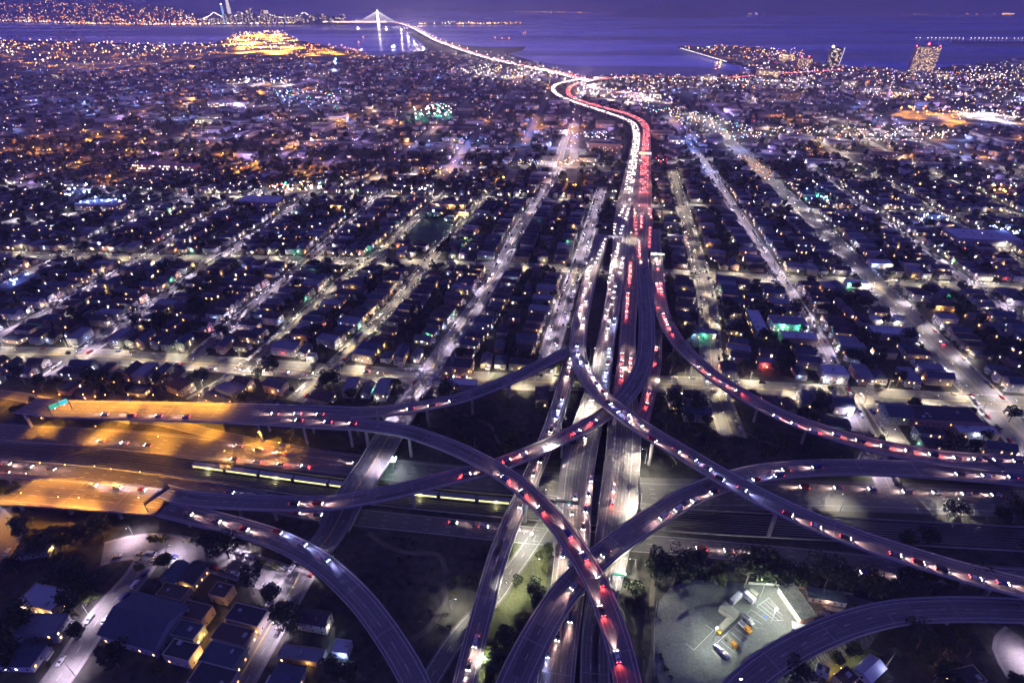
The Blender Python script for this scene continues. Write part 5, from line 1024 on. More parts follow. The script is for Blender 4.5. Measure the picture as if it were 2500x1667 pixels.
# ================================================================== SIGNS
def gantry(u, v, z, span, rz, label, face=None, h=6.5, beamw=1.2, mat=dark_steel, dbl=False):
    x, y = P(u, v, z); o = tag(link('sign_gantry', None, None, (x, y, z), rz), label, 'road sign'); m = MB()
    m.tube((-span / 2, 0, 0), (-span / 2, 0, h), .22, n=8); m.tube((span / 2, 0, 0), (span / 2, 0, h), .22, n=8) if dbl else None; m.build('posts', mat, o)
    m = MB(); m.box((0, 0, h), (span, beamw, .35)); 
    for i in range(int(span / 1.5)): m.tube((-span / 2 + i * 1.5, -.5, h), (-span / 2 + i * 1.5 + 1.5, .5, h + .9), .05, n=4)
    m.box((0, 0, h + .8), (span, beamw * .8, .12)); m.build('truss', mat, o)
    if face:
        k = 0
        for (cx, w, hh, fm) in face:
            m = MB(); m.box((cx, -.75, h - hh * .35), (w, .15, hh)); p = m.build('sign_panel', fm, o)
            m = MB(); m.box((cx, -.84, h - hh * .35 + .05), (w * .9, .03, .1)); m.box((cx, -.84, h + hh * .5), (w * .9, .03, .1)); m.build('panel_border', paper_m, p)
            m = MB(); m.box((cx, -1.6, h - hh * .4), (.5, .3, .15)); m.build('sign_lamp', LC, p)
    return o
x0 = GZ
gantry(152, 1006, 16.5, 11, math.radians(52), 'green and teal lit sign gantry at the start of the upper left deck', [(-2.6, 4.6, 3.0, green_m), (2.6, 4.8, 3.2, teal_m)], dbl=True)
gantry(1500, 591, 8, 17, GZ, 'pale lit sign gantry over the left carriageway', [(-2, 11, 2.2, M('grey_sign', (0.3, 0.32, 0.3), 0.6, emit=(.5, .5, .42), es=.35))], dbl=True, mat=steel)
gantry(1604, 634, 8, 15, GZ, 'white green lit sign gantry over the right carriageway', [(-4, 6, 2.0, paper_m), (3.6, 6.6, 2.0, paper_m)], dbl=True, mat=steel)
gantry(1573, 384, 7, 24, GZ, 'yellow green lit sign gantry far up the freeway', [(-5, 9, 4, M('lime_sign', (.4, .5, .2), .5, emit=(.75, .85, .3), es=1.2)), (6, 11, 4, paper_m)], dbl=True, mat=steel)
gantry(1382, 1247, 8, 13, GZ - .08, 'dark cantilever sign beam with small green light over the left carriageway', [(1.5, 1.4, 1.2, green_m)], h=7, beamw=1.6)
gantry(1508, 1420, 8, 6.5, GZ, 'green lit road sign over the right carriageway at bottom centre', [(0, 6, 1.5, green_m)], h=6, mat=steel)
gantry(392, 1228, 10, 14, math.radians(58), 'dark sign beam standing across the lower left deck', None, h=6, beamw=2.0)
gantry(2415, 1150, 10.5, 12, math.radians(-66), 'dark sign beam standing across the right hand ramp', None, h=6, beamw=2.0)
gantry(1537, 465, 8, 30, GZ, 'plain dark gantry across both carriageways', None, h=6, dbl=True)
# floodlight cluster over the cutting
x, y = P(962, 1150, 0); o = tag(link('signal_cluster', None, None, (x, y, 0)), 'six round cool lamps in two rows beside the street over the cutting', 'floodlight'); m_ = MB(); m_.tube((0, 0, 0), (0, 0, 9.5), .15, n=8); m_.build('post', steel, o)
for i in range(6):
    m_ = MB(); m_.ball(((i % 2 - .5) * 1.9 + (i // 2) * .7, 0, 9.0 + (i // 2) * 1.5 - .8), .55, 0, 8, 6); m_.build('round_lamp', E_('cluster_lamp', (.75, .95, 1.0), 7), o)
bulb(o, light('POINT', 'cluster_glow', (.6, .95, .9), 2600, .5), (0, -1.5, 9))
x, y = P(1298, 1318, 0); o = tag(link('lamp_mast', None, None, (x, y, 0)), 'bright blue white lamp beside the slip road under the ramps', 'lamp mast'); m_ = MB(); m_.tube((0, 0, 0), (0, 0, 5), .12, n=8); m_.build('post', steel, o); m_ = MB(); m_.ball((0, 0, 5.2), .7, 0, 8, 6); m_.build('lamp', E_('slip_lamp', (.7, .9, 1), 9), o); bulb(o, light('POINT', 'slip_glow', (.8, 1, .95), 2600, .5), (0, -1, 5.6))

# ================================================================== TREES
def crown(n, r, size, lobes, seed, hz=.8, z0=0.0):
    q = np.random.default_rng(seed); cs = [(0, 0, 0, 1.0)] + [(*(q.normal(size=3) * [.45, .45, .3]), q.uniform(.45, .7)) for _ in range(lobes)]
    V = []; F = []
    for i in range(n):
        c = cs[i % len(cs)]; d = q.normal(size=3); d /= np.linalg.norm(d); rr = r * c[3] * q.uniform(.72, 1.05)
        p = np.array([c[0] * r, c[1] * r, c[2] * r * hz]) + d * rr * [1, 1, hz]; nn = d + q.normal(size=3) * .6; nn /= np.linalg.norm(nn)
        t = np.cross(nn, [0, 0, 1.0]); t /= np.linalg.norm(t) + 1e-6; b = np.cross(nn, t); s = size * q.uniform(.6, 1.3)
        p[2] += z0; k = len(V); V += [tuple(p + t * s), tuple(p + b * s * .8), tuple(p - t * s), tuple(p - b * s * .8)]; F.append((k, k + 1, k + 2, k + 3))
    m = MB(); m.v = V; m.f = F; m.m = [0] * len(F); return m
TREEP = []
for i, (r, h, lo, mt, nm) in enumerate(((3.2, 6.5, 6, leafA, 'round dark'), (4.2, 8.5, 8, leafC, 'broad dark'), (2.4, 5.0, 4, leafB, 'small olive'), (3.6, 9.5, 7, leafC, 'tall dark'), (2.8, 5.5, 6, leafD, 'bright leaved'), (5.0, 9.0, 9, leafA, 'large spreading'))):
    cr = crown(680, r, .50, lo, 10 + i, 1.25 if 'tall' in nm else .82, h)
    tk = MB(); tk.tube((0, 0, -.2), (.1, 0, h * .62), .28, .17, 6)
    for a in range(3): tk.tube((.1, 0, h * (.42 + .06 * a)), (math.cos(a * 2.1) * r * .5, math.sin(a * 2.1) * r * .5, h * .86), .12, .05, 5)
    TREEP.append((cr.mesh('crown', mt), tk.mesh('trunk', trunk_m), r, h, nm))
LOWT = [crown(84, 3.2, 1.25, 5, 40 + i, .85 + .2 * i, 6.0) for i in range(3)]
ntree = 0; far_trees = []; TN = {}
def tree(x, y, k=None, s=None, where=None, force=False):
    global ntree
    k = random.choice((0, 0, 1, 1, 2, 3, 3, 5, 0)) if k is None else k; s = random.uniform(.75, 1.25) if s is None else s
    if not in_view(x, y, 5, .03): return
    cr_ = TREEP[k][2] * s * 1.15 + 1.6
    if not force and any(abs(x - q[0]) < cr_ and abs(y - q[1]) < cr_ for q in LPOS): return
    if ntree >= 294 and not force: far_trees.append((x, y, -.2, random.uniform(0, 6), s, s, s * random.uniform(.8, 1.15))); return
    cm, tm, r, h, nm = TREEP[k]; ntree += 1
    if where is None:
        g, hh = togrid(x, y)
        where = ('in the loop ' + ('left' if x < 20 else 'right') + ' of the freeway ramps') if 180 < y < 345 and -115 < x < 165 else ('in the yards between the lower left streets' if y < 240 and x < -60 else 'behind the yard at lower right' if y < 240 and x > 40 else 'in the back yards %s of the freeway' % ('left' if x < 60 else 'right'))
    key = nm + where; TN[key] = TN.get(key, 0) + 1
    o = tag(link('tree', None, None, (x, y, 0), random.uniform(0, 6.28)), '%s tree %s, %s from the bottom' % (nm, where, ORD(TN[key])), 'tree', 'trees ' + where); o.scale = (s, s, s * random.uniform(.9, 1.1)); link('crown', cm, o); link('trunk', tm, o)
# hand-placed trees of the foreground (pixel of the trunk foot)
for u, v, k, s, where in ((1683, 1418, 3, 1.1, 'standing behind the yard'), (1643, 1425, 5, 1.0, 'standing behind the yard'), (1600, 1430, 1, 1.1, 'standing behind the yard'), (1745, 1428, 2, 1.2, 'standing behind the yard'), (1820, 1425, 5, 1.1, 'standing behind the yard'), (1855, 1425, 1, 1.2, 'standing behind the yard'), (1890, 1433, 3, .95, 'standing behind the yard'), (2010, 1437, 5, 1.1, 'standing behind the yard'), (2045, 1440, 0, 1.1, 'standing behind the yard'), (1950, 1435, 1, .9, 'standing behind the yard'),
                           (2255, 1425, 0, .9, 'above the navy ramp'), (2300, 1430, 2, 1.2, 'above the navy ramp'), (2340, 1440, 1, 1.0, 'above the navy ramp'), (2200, 1450, 1, 1.0, 'above the navy ramp'), (2120, 1455, 5, .8, 'above the navy ramp'),
                           (1337, 1352, 0, .7, 'on the verge beside the slip road'), (1322, 1370, 2, .9, 'on the verge beside the slip road'), (1263, 1434, 0, .75, 'on the verge beside the slip road'), (1300, 1465, 3, .8, 'on the verge beside the slip road'), (1312, 1500, 3, .9, 'on the verge beside the slip road'), (1330, 1400, 2, .6, 'on the verge beside the slip road'), (1240, 1580, 1, .9, 'on the verge beside the slip road'), (1215, 1640, 1, 1.0, 'on the verge beside the slip road'), (1275, 1540, 0, .9, 'on the verge beside the slip road'), (1195, 1600, 4, .7, 'on the verge beside the slip road'),
                           (560, 1362, 5, 1.0, 'beside the short street under the curved ramp'), (525, 1350, 1, 1.0, 'beside the short street under the curved ramp'), (640, 1378, 4, .55, 'beside the short street under the curved ramp'), (675, 1390, 4, .5, 'beside the short street under the curved ramp'), (380, 1325, 4, .6, 'beside the short street under the curved ramp'), (400, 1327, 4, .6, 'beside the short street under the curved ramp'), (700, 1520, 1, 1.0, 'beside the lower street'), (720, 1545, 5, 1.0, 'beside the lower street'), (665, 1465, 0, 1.1, 'beside the lower street'),
                           (35, 1580, 5, 1.2, 'at the lower left corner'), (60, 1540, 1, 1.2, 'at the lower left corner'), (30, 1640, 1, 1.2, 'at the lower left corner'), (225, 1470, 4, .9, 'beside the lower left street'), (200, 1430, 0, 1.0, 'beside the lower left street'), (190, 1560, 0, .9, 'beside the lower left street'), (345, 1395, 4, .6, 'beside the lower left street'), (150, 1340, 1, 1.1, 'in the yards at far left'), (100, 1360, 5, 1.1, 'in the yards at far left'), (200, 1330, 1, 1.1, 'in the yards at far left'), (30, 1230, 3, 1.0, 'in the yards at far left'), (255, 1310, 5, 1.0, 'in the yards at far left'),
                           (1395, 1100, 3, .7, 'between the low ramp and the freeway'), (1398, 1070, 1, .7, 'between the low ramp and the freeway'), (1410, 1020, 4, .7, 'between the low ramp and the freeway'), (1317, 968, 4, .7, 'beside the low ramp'), (1600, 1000, 0, .9, 'right of the red lit ramp'), (1640, 1000, 5, 1.2, 'right of the red lit ramp'), (1700, 1010, 5, 1.2, 'right of the red lit ramp'), (1660, 870, 3, 1.0, 'beside the outer ramp'),
                           (2462, 1030, 1, 1.0, 'on the kerb of the wide avenue'), (2075, 1470 - 400, 2, .8, 'beside the side street'), (2035, 1625, 0, .8, 'on the lawn by the parking court'), (2075, 1605, 2, 1.1, 'on the lawn by the parking court'), (1935, 1660, 1, 1.1, 'at the bottom edge')):
    x, y = P(u, v); tree(x, y, k, s * (1.45 if 'behind the yard' in where or 'navy' in where else 1.1), where, True)
# two palms at the bottom right
for n_, (b, a, hgt, top) in enumerate(((750, 1330, 13, True), (1320, 1480, 11, False))):
    x, y = P(*Z7(b, a)); o = tag(link('palm_tree', None, None, (x, y, 0)), 'palm with ' + ('pale spreading fronds lit from below' if top else 'bare dark trunk') + ' at the bottom right', 'palm'); m_ = MB(); m_.tube((0, 0, 0), (.3, 0, hgt), .3, .2, 8); m_.build('trunk', trunk_m, o)
    if top or True:
        m_ = MB()
        for i in range(13):
            aa = i * 2.4; r0 = Vector((.3, 0, hgt)); 
            for j in range(4):
                t0, t1 = j / 4, (j + 1) / 4; f = lambda t: Vector((math.cos(aa) * 2.6 * t, math.sin(aa) * 2.6 * t, 1.2 * math.sin(t * 2.4) - 1.4 * t * t))
                p0, p1 = r0 + f(t0), r0 + f(t1); sd_ = Vector((-math.sin(aa), math.cos(aa), 0)) * .35 * (1.1 - t0)
                m_.add([p0 - sd_, p0 + sd_, p1 + sd_ * .8, p1 - sd_ * .8], [(0, 1, 2, 3)])
        m_.build('fronds', leafD if top else leafC, o)
    if top: bulb(o, light('POINT', 'palm_uplight', (.6, .6, 1.0), 500, .4), (-2, -3, 6))
from mathutils import noise as mn
def cn(x, y, s, k=0): return mn.noise(Vector((x / s, y / s, k * 7.3)))
far_paths = []
for h in list(range(-2300, -640, 130)) + [-560, -450, -340, -230, -120, -20] + list(range(720, 2300, 130)):
    g0 = 880 if -640 < h < 700 else 480 + abs(h) * .12
    far_paths.append(('street', Path([(*fromgrid(g0, h), 0, 12), (*fromgrid(2500 + (200 if h < 0 else -500), h + random.uniform(-60, 60)), 0, 12)], 60, False), 'l'))
for h in (208, 340, 470, 600):
    far_paths.append(('street', Path([(*fromgrid(1140 if h < 300 else 1500, h), 0, 14), (*fromgrid(2050, h - 20), 0, 14)], 60, False), 'w'))
for g in (980, 1150, 1330, 1530, 1750, 2000, 2280, 2550):
    for h0, h1 in ((-2600, 60 if g < 1500 else 20), (200, 2600)):
        far_paths.append(('street', Path([(*fromgrid(g + random.uniform(-20, 20), h0), 0, 13), (*fromgrid(g + random.uniform(-20, 20), h1), 0, 13)], 60, False), 'w'))
for nm, p, k in far_paths:
    for i in range(len(p.s) - 1):
        for t in np.linspace(0, 1, 10): mark_disc(p.p[i, 0] * (1 - t) + p.p[i + 1, 0] * t, p.p[i, 1] * (1 - t) + p.p[i + 1, 1] * t, 11)
# ================================================================== ROWS OF HOUSES
mark_disc(*P(1045, 570), 40)    # lit playing field
poly_obj('playing_field', [P(u, v) for u, v in [(1005, 600), (1085, 618), (1110, 560), (1095, 535), (1040, 530), (1010, 560)]], .03, M('field_turf', (0.06, 0.09, 0.06), 0.9, 0.25, 0.05))
cand = []
def rows(path, words, fwd=None, lots=11.0, sb=4.2, ymax=880):
    for s in (-1, 1):
        d = 6.0
        while d < path.len - 4:
            x0, y0, z, a, w = path.at(d); 
            if y0 < ymax and z < .5:
                for k in range(1):
                    off = w / 2 + 2.2 + sb + 7.8; x, y, z, a, w = path.at(d, s * off)
                    cand.append((y, x, a + (math.pi if s > 0 else 0), '%s of the %s' % ('right side' if s > 0 else 'left side', words)))
            d += lots * random.uniform(.95, 1.12)
rows(CR['X1'], 'nearest crossing street'); rows(CR['X2'], 'second crossing street'); rows(CR['X3'], 'third crossing street')
for k, (gh, w, lk, words) in LONG.items(): rows(LP[k], words)
rows(MP, 'street over the cutting', lots=12); rows(K2, 'lower left street', lots=12); rows(KL, 'far left lane', lots=12); rows(JX, 'side street at right'); rows(K1, 'short street under the curved ramp', lots=14)
cand.sort()
for y, x, a, wh in cand:
    place_house(x, y, a, wh)
# back-yard cottages and infill
fill = []
for _ in range(11000):
    g, h = random.uniform(120, 1000), random.uniform(-1150, 1000); x, y = fromgrid(g, h)
    if in_view(x, y) and not (-115 < x < 190 and 150 < y < 338) and y > 128: fill.append((y, x))
fill.sort()
for y, x in fill:
    if y < 345 and x > -90 and x < 330 and not (300 < y and x > 150): continue
    place_house(x, y, GZ + random.choice((0, math.pi / 2, math.pi, -math.pi / 2)), 'in a block %s' % ('below the crossings' if y < 330 else 'between the crossings'), prefer=random.choice((2, 3, 4, 4, 1)))
# trees: back yards, kerbs, loops
tc_ = []
for _ in range(30000):
    g, h = random.uniform(110, 1050), random.uniform(-1150, 1050); x, y = fromgrid(g, h)
    if not in_view(x, y, 3, .02) or not free(x, y, 4, 4, 0): continue
    loop = (-110 < x < 175 and 140 < y < 340)
    if loop:
        if random.random() > .34: continue
        if y < 215 and x < -20: continue
    elif random.random() > (.8 if y < 560 else .62): continue
    if 60 < x < 175 and y < 178: continue
    tc_.append((y, x)); mark_disc(x, y, 1.8 if loop else 2.2)
tc_.sort()
for y, x in tc_: tree(x, y, None, random.uniform(.85, 1.35) if y > 335 else random.uniform(.8, 1.3))
for k in 'abcdefhijklm':
    p = LP[k]
    for s in (-1, 1):
        d = 9
        while d < p.len:
            if random.random() < .22:
                x, y, z, a, w = p.at(d, s * (p.at(d)[4] / 2 + 3.2)); far_trees.append((x, y, -1.0, random.uniform(0, 6), .55, .55, .62)) if in_view(x, y) and not any(abs(x - q[0]) < 5 and abs(y - q[1]) < 5 for q in LPOS) else None
            d += 13
for _ in range(1500):
    x, y = random.uniform(-125, 190), random.uniform(128, 340)
    if free(x, y, 1, 1, 0): q_ = random.uniform(.12, .34); far_trees.append((x, y, -.2 - 5.2 * q_ * .6, random.uniform(0, 6), q_, q_, q_ * .8))
ft = np.array(far_trees); which = rng.integers(0, 3, len(ft)); mats3 = [leafA, leafC, leafB]
for i in range(3):
    if (which == i).any(): scatter('distant_trees', LOWT[i], ft[which == i], [mats3[i]])
# ---- houses past the individual limit, one mesh, real walls, roofs and windows
hb = {}
for x, y, rz, hi, wi in far_houses: hb.setdefault(hi, []).append((x, y, rz, wi))
for hi, L_ in hb.items():
    hp, ri = HP[hi]; t = MB(); t.v = list(hp['wall'].v); t.f = list(hp['wall'].f); t.m = [0] * len(t.f); me = hp['roof']
    t.add([tuple(v.co) for v in me.vertices], [tuple(p.vertices) for p in me.polygons], 1); t = quads(t)
    for wi in range(6):
        T = [(x, y, 0, rz, 1, 1, 1) for x, y, rz, w_ in L_ if w_ == wi]
        if T: scatter('distant_houses', t, T, [WALLS[wi], flat_roof if hp['kind'] == 'flat' else ROOFS[ri]])
pane = MB(); pane.add([(-.5, 0, -.6), (.5, 0, -.6), (.5, 0, .6), (-.5, 0, .6)], [(0, 1, 2, 3)]); PW_ = {m.name: [] for m in (WIN_WARM, WIN_AMB, WIN_WHITE, WIN_BLUE)}
DOTS = {}; PWK = list(PW_)
def dot(x, y, z, r, m):
    if y > 900: m = FAR_OF[m.name]; r *= .8 if y < 3500 else .95
    DOTS.setdefault(m.name, []).append((x, y, z, 0, r, r, r))
nreal = 0
for x, y, rz, hi, wi in far_houses:
    hp = HP[hi][0]
    for fx, fy, fr, ln in ((0, -1, 0, hp['w']), (0, 1, math.pi, hp['w']), (1, 0, math.pi / 2, hp['d']), (-1, 0, -math.pi / 2, hp['d'])):
        nx, ny = fx * math.cos(rz) - fy * math.sin(rz), fx * math.sin(rz) + fy * math.cos(rz)
        if nx * -x + ny * -y < .2 * math.hypot(x, y): continue
        for _ in range(2):
            if random.random() < .42:
                t = random.uniform(-.35, .35) * ln; px, py = (t, fy * (hp['d'] / 2 + .06)) if fy else (fx * (hp['w'] / 2 + .06), t)
                wx, wy = x + px * math.cos(rz) - py * math.sin(rz), y + px * math.sin(rz) + py * math.cos(rz)
                nm = random.choices(PWK, (6, 3, 2, 1))[0]; PW_[nm].append((wx, wy, random.choice((1.8, 4.6)) if hp['h'] > 6 else 1.8, rz + fr, 1.3, 1, 1.1))
                if random.random() < .62: dot(wx + nx * .4, wy + ny * .4, 2.8, random.uniform(.16, .34), random.choices((LW, LY, LO, LC, LG, LR), (8, 5, 3, 3, .8, .5))[0])
                if nreal < 130 and random.random() < .22:
                    nreal += 1; PW_.setdefault('_l', []).append((wx + nx * 1.5, wy + ny * 1.5, 3.0, random.choice('wwyyybg')))
fl = PW_.pop('_l', [])
wobj = None
for nm, T in PW_.items():
    if T: wobj = scatter('distant_lit_windows', pane, T, [MATS[nm]])
for x, y, z, k in fl: bulb(wobj, light('POINT', 'far_wall_lamp_' + k, PLD[k].color[:], 900, .3), (x, y, z))
# ================================================================== PARKED CARS
npk = 0; pk = []; PKN = {}
def park(path, words, prob=.55, y1=560):
    for s in (-1, 1):
        d = 8
        while d < path.len - 6:
            x, y, z, a, w = path.at(d, s * (path.at(d)[4] / 2 - 1.25))
            if random.random() < prob and in_view(x, y) and z < .3: pk.append((y, x, z, a + (0 if s > 0 else math.pi), words, 'right' if s > 0 else 'left'))
            d += 6.4
for k, (gh, w, lk, words) in LONG.items(): park(LP[k], words)
park(CR['X1'], 'nearest crossing street', .22); park(CR['X2'], 'second crossing street', .25); park(MP, 'street over the cutting', .35); park(K1, 'short street under the curved ramp', .6); park(K2, 'lower left street', .5); park(KL, 'far left lane', .3); park(CR['X3'], 'third crossing street', .3); park(JX, 'side street at right', .4)
pk.sort(); Tp = {}
for i, (y, x, z, a, words, side) in enumerate(pk):
    if i < 285 - 0:
        kd = random.choice(KINDS); ci = random.choice((0, 0, 1, 1, 2, 3, 4, 5, 6)); PKN[words + side] = PKN.get(words + side, 0) + 1
        car(kd, ci, x, y, z + .08, a, '%s %s at the %s kerb, %s, %s up' % (CARC[ci][0], kd, side, words, ORD(PKN[words + side])), 'cars parked along the ' + words, None, 'parked_car', near=y < 300, cat='parked car')
    elif y < 950: Tp.setdefault(random.randrange(3), []).append((x, y, z + .05, a, 1, 1, 1))
ct2 = MB(); ct2.box((0, 0, .3), (4.5, 1.8, .7), 0, 0); ct2.box((-.3, 0, 1.0), (2.4, 1.6, .5), 0, 1, 0.85); ct2 = quads(ct2)
for k, T in Tp.items(): scatter('distant_parked_cars', ct2, T, [CARM[k], glass_m])

# ================================================================== FAR CITY
ball = MB(); ball.ball((0, 0, 0), 1.0, 0, 6, 4); ball = quads(ball)
FARL = {'w': light('POINT', 'far_lamp_white', (1, .78, .70), 26000, 1.0), 'l': light('POINT', 'far_lamp_lilac', (.60, .38, 1), 28000, 1.0), 'y': light('POINT', 'far_lamp_sodium', (1, .38, .04), 34000, 1.5), 'b': light('POINT', 'far_lamp_cool', (.20, .30, 1), 34000, 1.5), 'g': light('POINT', 'far_lamp_green', (.15, 1, .6), 14000, 1.5)}
anchor = tag(link('distant_city_lamps', None), kind='stuff')
landp = [P(u, v) for u, v in shore_px]; landpoly = [(-9000, -900), (9000, -900), (9000, SHORE[-1][1])] + SHORE[::-1] + [(-9000, SHORE[0][1])]
# lamps past the individual limit keep their real light
for x, y, z, a, kind in far_lamps:
    bx, by = x + 2.5 * math.cos(a), y + 2.5 * math.sin(a)
    dot(bx, by, z + 9.0, .28, LY if kind == 'S' else LW); bulb(anchor, LD[kind], (bx, by, z + 8.6))
nf = 0
for nm, p, k in far_paths:
    keep = [i for i in range(len(p.s)) if inpoly(p.p[i, 0], p.p[i, 1], landpoly) and in_view(p.p[i, 0], p.p[i, 1], 0, .1)]
    if len(keep) < 3: continue
    m_ = MB(); p.strip(m_, -8, 8, .05 + .02 * (nf % 3), d0=p.s[keep[0]], d1=p.s[keep[-1]]); o = tag(m_.build('street', asphalt_old), kind='structure'); nf += 1
    for i in keep: mark_disc(p.p[i, 0], p.p[i, 1], 40) if False else None
    d = p.s[keep[0]]
    while d < p.s[keep[-1]]:
        x, y, z, a, w = p.at(d, random.choice((-7, 7)))
        if in_view(x, y, 10, .01):
            c_ = cn(x, y, 260); r = random.random(); m_c = random.choices((LW, LY, LC, LV, LO), (4, 2 + 8 * max(0, c_ * 2), 1.2 + 6 * max(0, -c_ * 2), 1.5, .7 + 2 * max(0, c_)))[0]
            if random.random() < .8: dot(x, y, 9, random.uniform(.45, .95) * (1 + y / 4000), m_c)
            if random.random() < (.5 if y < 1700 else .4) and (cn(x, y, 420, 2) > -.25 or y < 1300): bulb(anchor, FARL['y' if m_c in (LY, LO) else 'b' if m_c is LC else 'w' if r < .5 else 'l'], (x, y, 11))
        d += 48 if y < 1500 else 75
# building mass
EXC = [[P(u, v) for u, v in q] for q in ([(-50, 96), (210, 100), (540, 108), (560, 90), (640, 82), (700, 82), (760, 105), (850, 120), (850, 145), (560, 145), (230, 175), (0, 178)], [(1400, 224), (1440, 206), (1640, 243), (1640, 264), (1560, 264), (1480, 247)], [(2160, 284), (2210, 268), (2420, 273), (2500, 292), (2320, 312)], [(540, 205), (740, 198), (740, 213), (560, 216)], [(1560, 268), (1660, 268), (1900, 345), (1800, 352)])]
def exc(x, y): return any(inpoly(x, y, q) for q in EXC) or (y < 2700 and not free(x, y, 6, 6, 0))
Tb = []; Tg = []
def clear_fwy(x, y, m=28):
    for k in ('L', 'R'):
        if VIA[k].near(x, y)[2] < m: return False
    return True
for _ in range(9500):
    g = 860 + 2700 * random.random() ** 1.35; h = random.uniform(-1, 1) * (900 + g * .75); x, y = fromgrid(g, h)
    if not in_view(x, y, 0, .02) or not inpoly(x, y, landpoly) or not clear_fwy(x, y) or exc(x, y): continue
    if y > 3000 and random.random() < .6: continue
    big = random.random() < (.06 if g < 1500 else .13); w, d, hh = (random.uniform(24, 60), random.uniform(18, 45), random.uniform(6, 11)) if big else (random.uniform(8, 14), random.uniform(9, 18), random.uniform(4, 8))
    Tb.append((x, y, 0, GZ + random.choice((0, 1.5708)), w, d, hh, big))
boxm = MB(); boxm.box((0, 0, 0), (1, 1, 1)); boxm.f = [boxm.f[i] for i in (1, 2, 3, 4, 5)]; boxm.m = [1, 0, 0, 0, 0]; boxm = quads(boxm)
Tb = np.array(Tb); sel = rng.integers(0, 4, len(Tb)); roofs4 = [ROOFS[0], ROOFS[3], ROOFS[1], ROOFS[2]]
for i in range(4):
    q = Tb[(sel == i)]; scatter('distant_buildings', boxm, q[:, :7], [WALLS[i], roofs4[i]])
for x, y, z, rz, w, d, hh, big in Tb:
    c_ = cn(x, y, 190, 1); n = 0 if c_ < -.33 else random.choices((0, 1, 2, 3), (3, 3, 1 + 4 * max(0, c_ * 2), .6 + 5 * max(0, c_ * 2)))[0] + (2 if big else 0); c2 = cn(x, y, 300, 3)
    for _ in range(n):
        t = random.uniform(-.45, .45) * max(w, d); r = min(1, max(0, random.random() - c2 * .45)) if random.random() < .7 else random.random()
        m_c = LW if r < .30 else LY if r < .62 else LO if r < .78 else LC if r < .86 else LV if r < .92 else LG if r < .955 else LR if r < .985 else LB
        s = random.uniform(.22, .62) * (1 + y / 3000) * (1.5 if random.random() < .06 else 1)
        dot(x + t * GC, y - d / 2 - .6 - abs(t * GS), random.uniform(2.5, hh), s, m_c)
Tt = []
for _ in range(6500):
    g = 850 + 2000 * random.random() ** 1.3; h = random.uniform(-1, 1) * (900 + g * .75); x, y = fromgrid(g, h)
    if in_view(x, y) and inpoly(x, y, landpoly) and clear_fwy(x, y, 20) and not exc(x, y): s = random.uniform(1.0, 2.0); Tt.append((x, y, -1, random.uniform(0, 6), s, s, s * .9))
lt = crown(34, 3.0, 1.9, 3, 77, .8, 4.2); scatter('distant_trees', lt, Tt, [leafC])
# bright zones, traced on the photograph
def zone(px, n, mats, w, size, h, lights=0, lk='w', ground=None, power=None):
    pl = [P(u, v) for u, v in px]; xs = [p[0] for p in pl]; ys = [p[1] for p in pl]
    if ground: poly_obj('paved_lot', pl, .22 + random.uniform(0, .05), ground)
    k = t = 0
    while k < n + lights and t < 60000:
        t += 1; x, y = random.uniform(min(xs), max(xs)), random.uniform(min(ys), max(ys))
        if not inpoly(x, y, pl): continue
        if k < n: dot(x, y, random.uniform(*h), random.uniform(*size), random.choices(mats, w)[0])
        else: bulb(anchor, light('SPOT', 'zone_%s_%s' % (lk, power or ''), FARL[lk].color[:], power * (6 if lk == 'y' and min(ys) > 2900 else .16), 2, 150) if power else FARL[lk], (x, y, 34 if min(ys) > 2900 else 16))
        k += 1
lot = M('concrete_lot', (0.20, 0.19, 0.17), 0.9, 0.3, 0.01, fine=.05)
zone([(0, 104), (210, 108), (425, 115), (540, 112), (540, 128), (420, 142), (200, 150), (90, 172), (0, 150)], 210, [LY, LW, LO], (5, 4, 1), (1.6, 4.2), (14, 30), 110, 'y', lot, 700000)
zone([(90, 160), (400, 138), (560, 128), (560, 140), (420, 152), (230, 172), (80, 174)], 60, [LY, LW], (5, 2), (1.2, 2.6), (12, 20), 40, 'y', lot, 400000)
zone([(540, 106), (590, 88), (640, 84), (690, 84), (720, 100), (745, 120), (700, 134), (620, 136), (545, 125)], 150, [LW, LY], (5, 5), (2.4, 5.0), (25, 32), 46, 'y', lot, 1100000)
zone([(700, 115), (834, 118), (900, 140), (720, 150)], 80, [LY, LO], (5, 2), (1.8, 3.6), (15, 25), 10, 'y', None, 500000)
zone([(560, 146), (730, 138), (790, 152), (640, 160)], 26, [LY, LO, LW], (4, 3, 1), (1.5, 2.8), (12, 20), 3, 'y')
zone([(540, 205), (660, 198), (740, 205), (740, 212), (560, 214)], 30, [LW, LC], (4, 1), (1.5, 2.4), (10, 20), 14, 'w', lot, 500000)
zone([(660, 225), (834, 225), (834, 275), (700, 262)], 70, [LC, LG, LW], (3, 1, 3), (.8, 1.8), (6, 14), 8, 'b')
zone([(810, 165), (825, 165), (825, 177), (810, 177)], 3, [LC], (1,), (5, 7), (30, 34), 2, 'b', None, 900000)
zone([(1100, 178), (1200, 165), (1330, 178), (1390, 190), (1380, 200), (1200, 200)], 120, [LW, LY, LC, LG], (6, 3, 1, .6), (1.2, 2.6), (8, 18), 22, 'w', lot, 380000)
zone([(1400, 222), (1440, 208), (1500, 222), (1560, 226), (1640, 245), (1640, 262), (1560, 262), (1480, 245), (1420, 238)], 130, [LW, LV, LR, LY], (5, 3, .7, 3), (1.2, 2.6), (6, 14), 34, 'w', lot, 380000)
zone([(1480, 195), (1660, 195), (1800, 198), (1960, 205), (2060, 225), (1700, 222), (1560, 222)], 170, [LW, LY, LC, LR], (7, 3, 1, .4), (1.0, 2.2), (6, 20), 14, 'w')
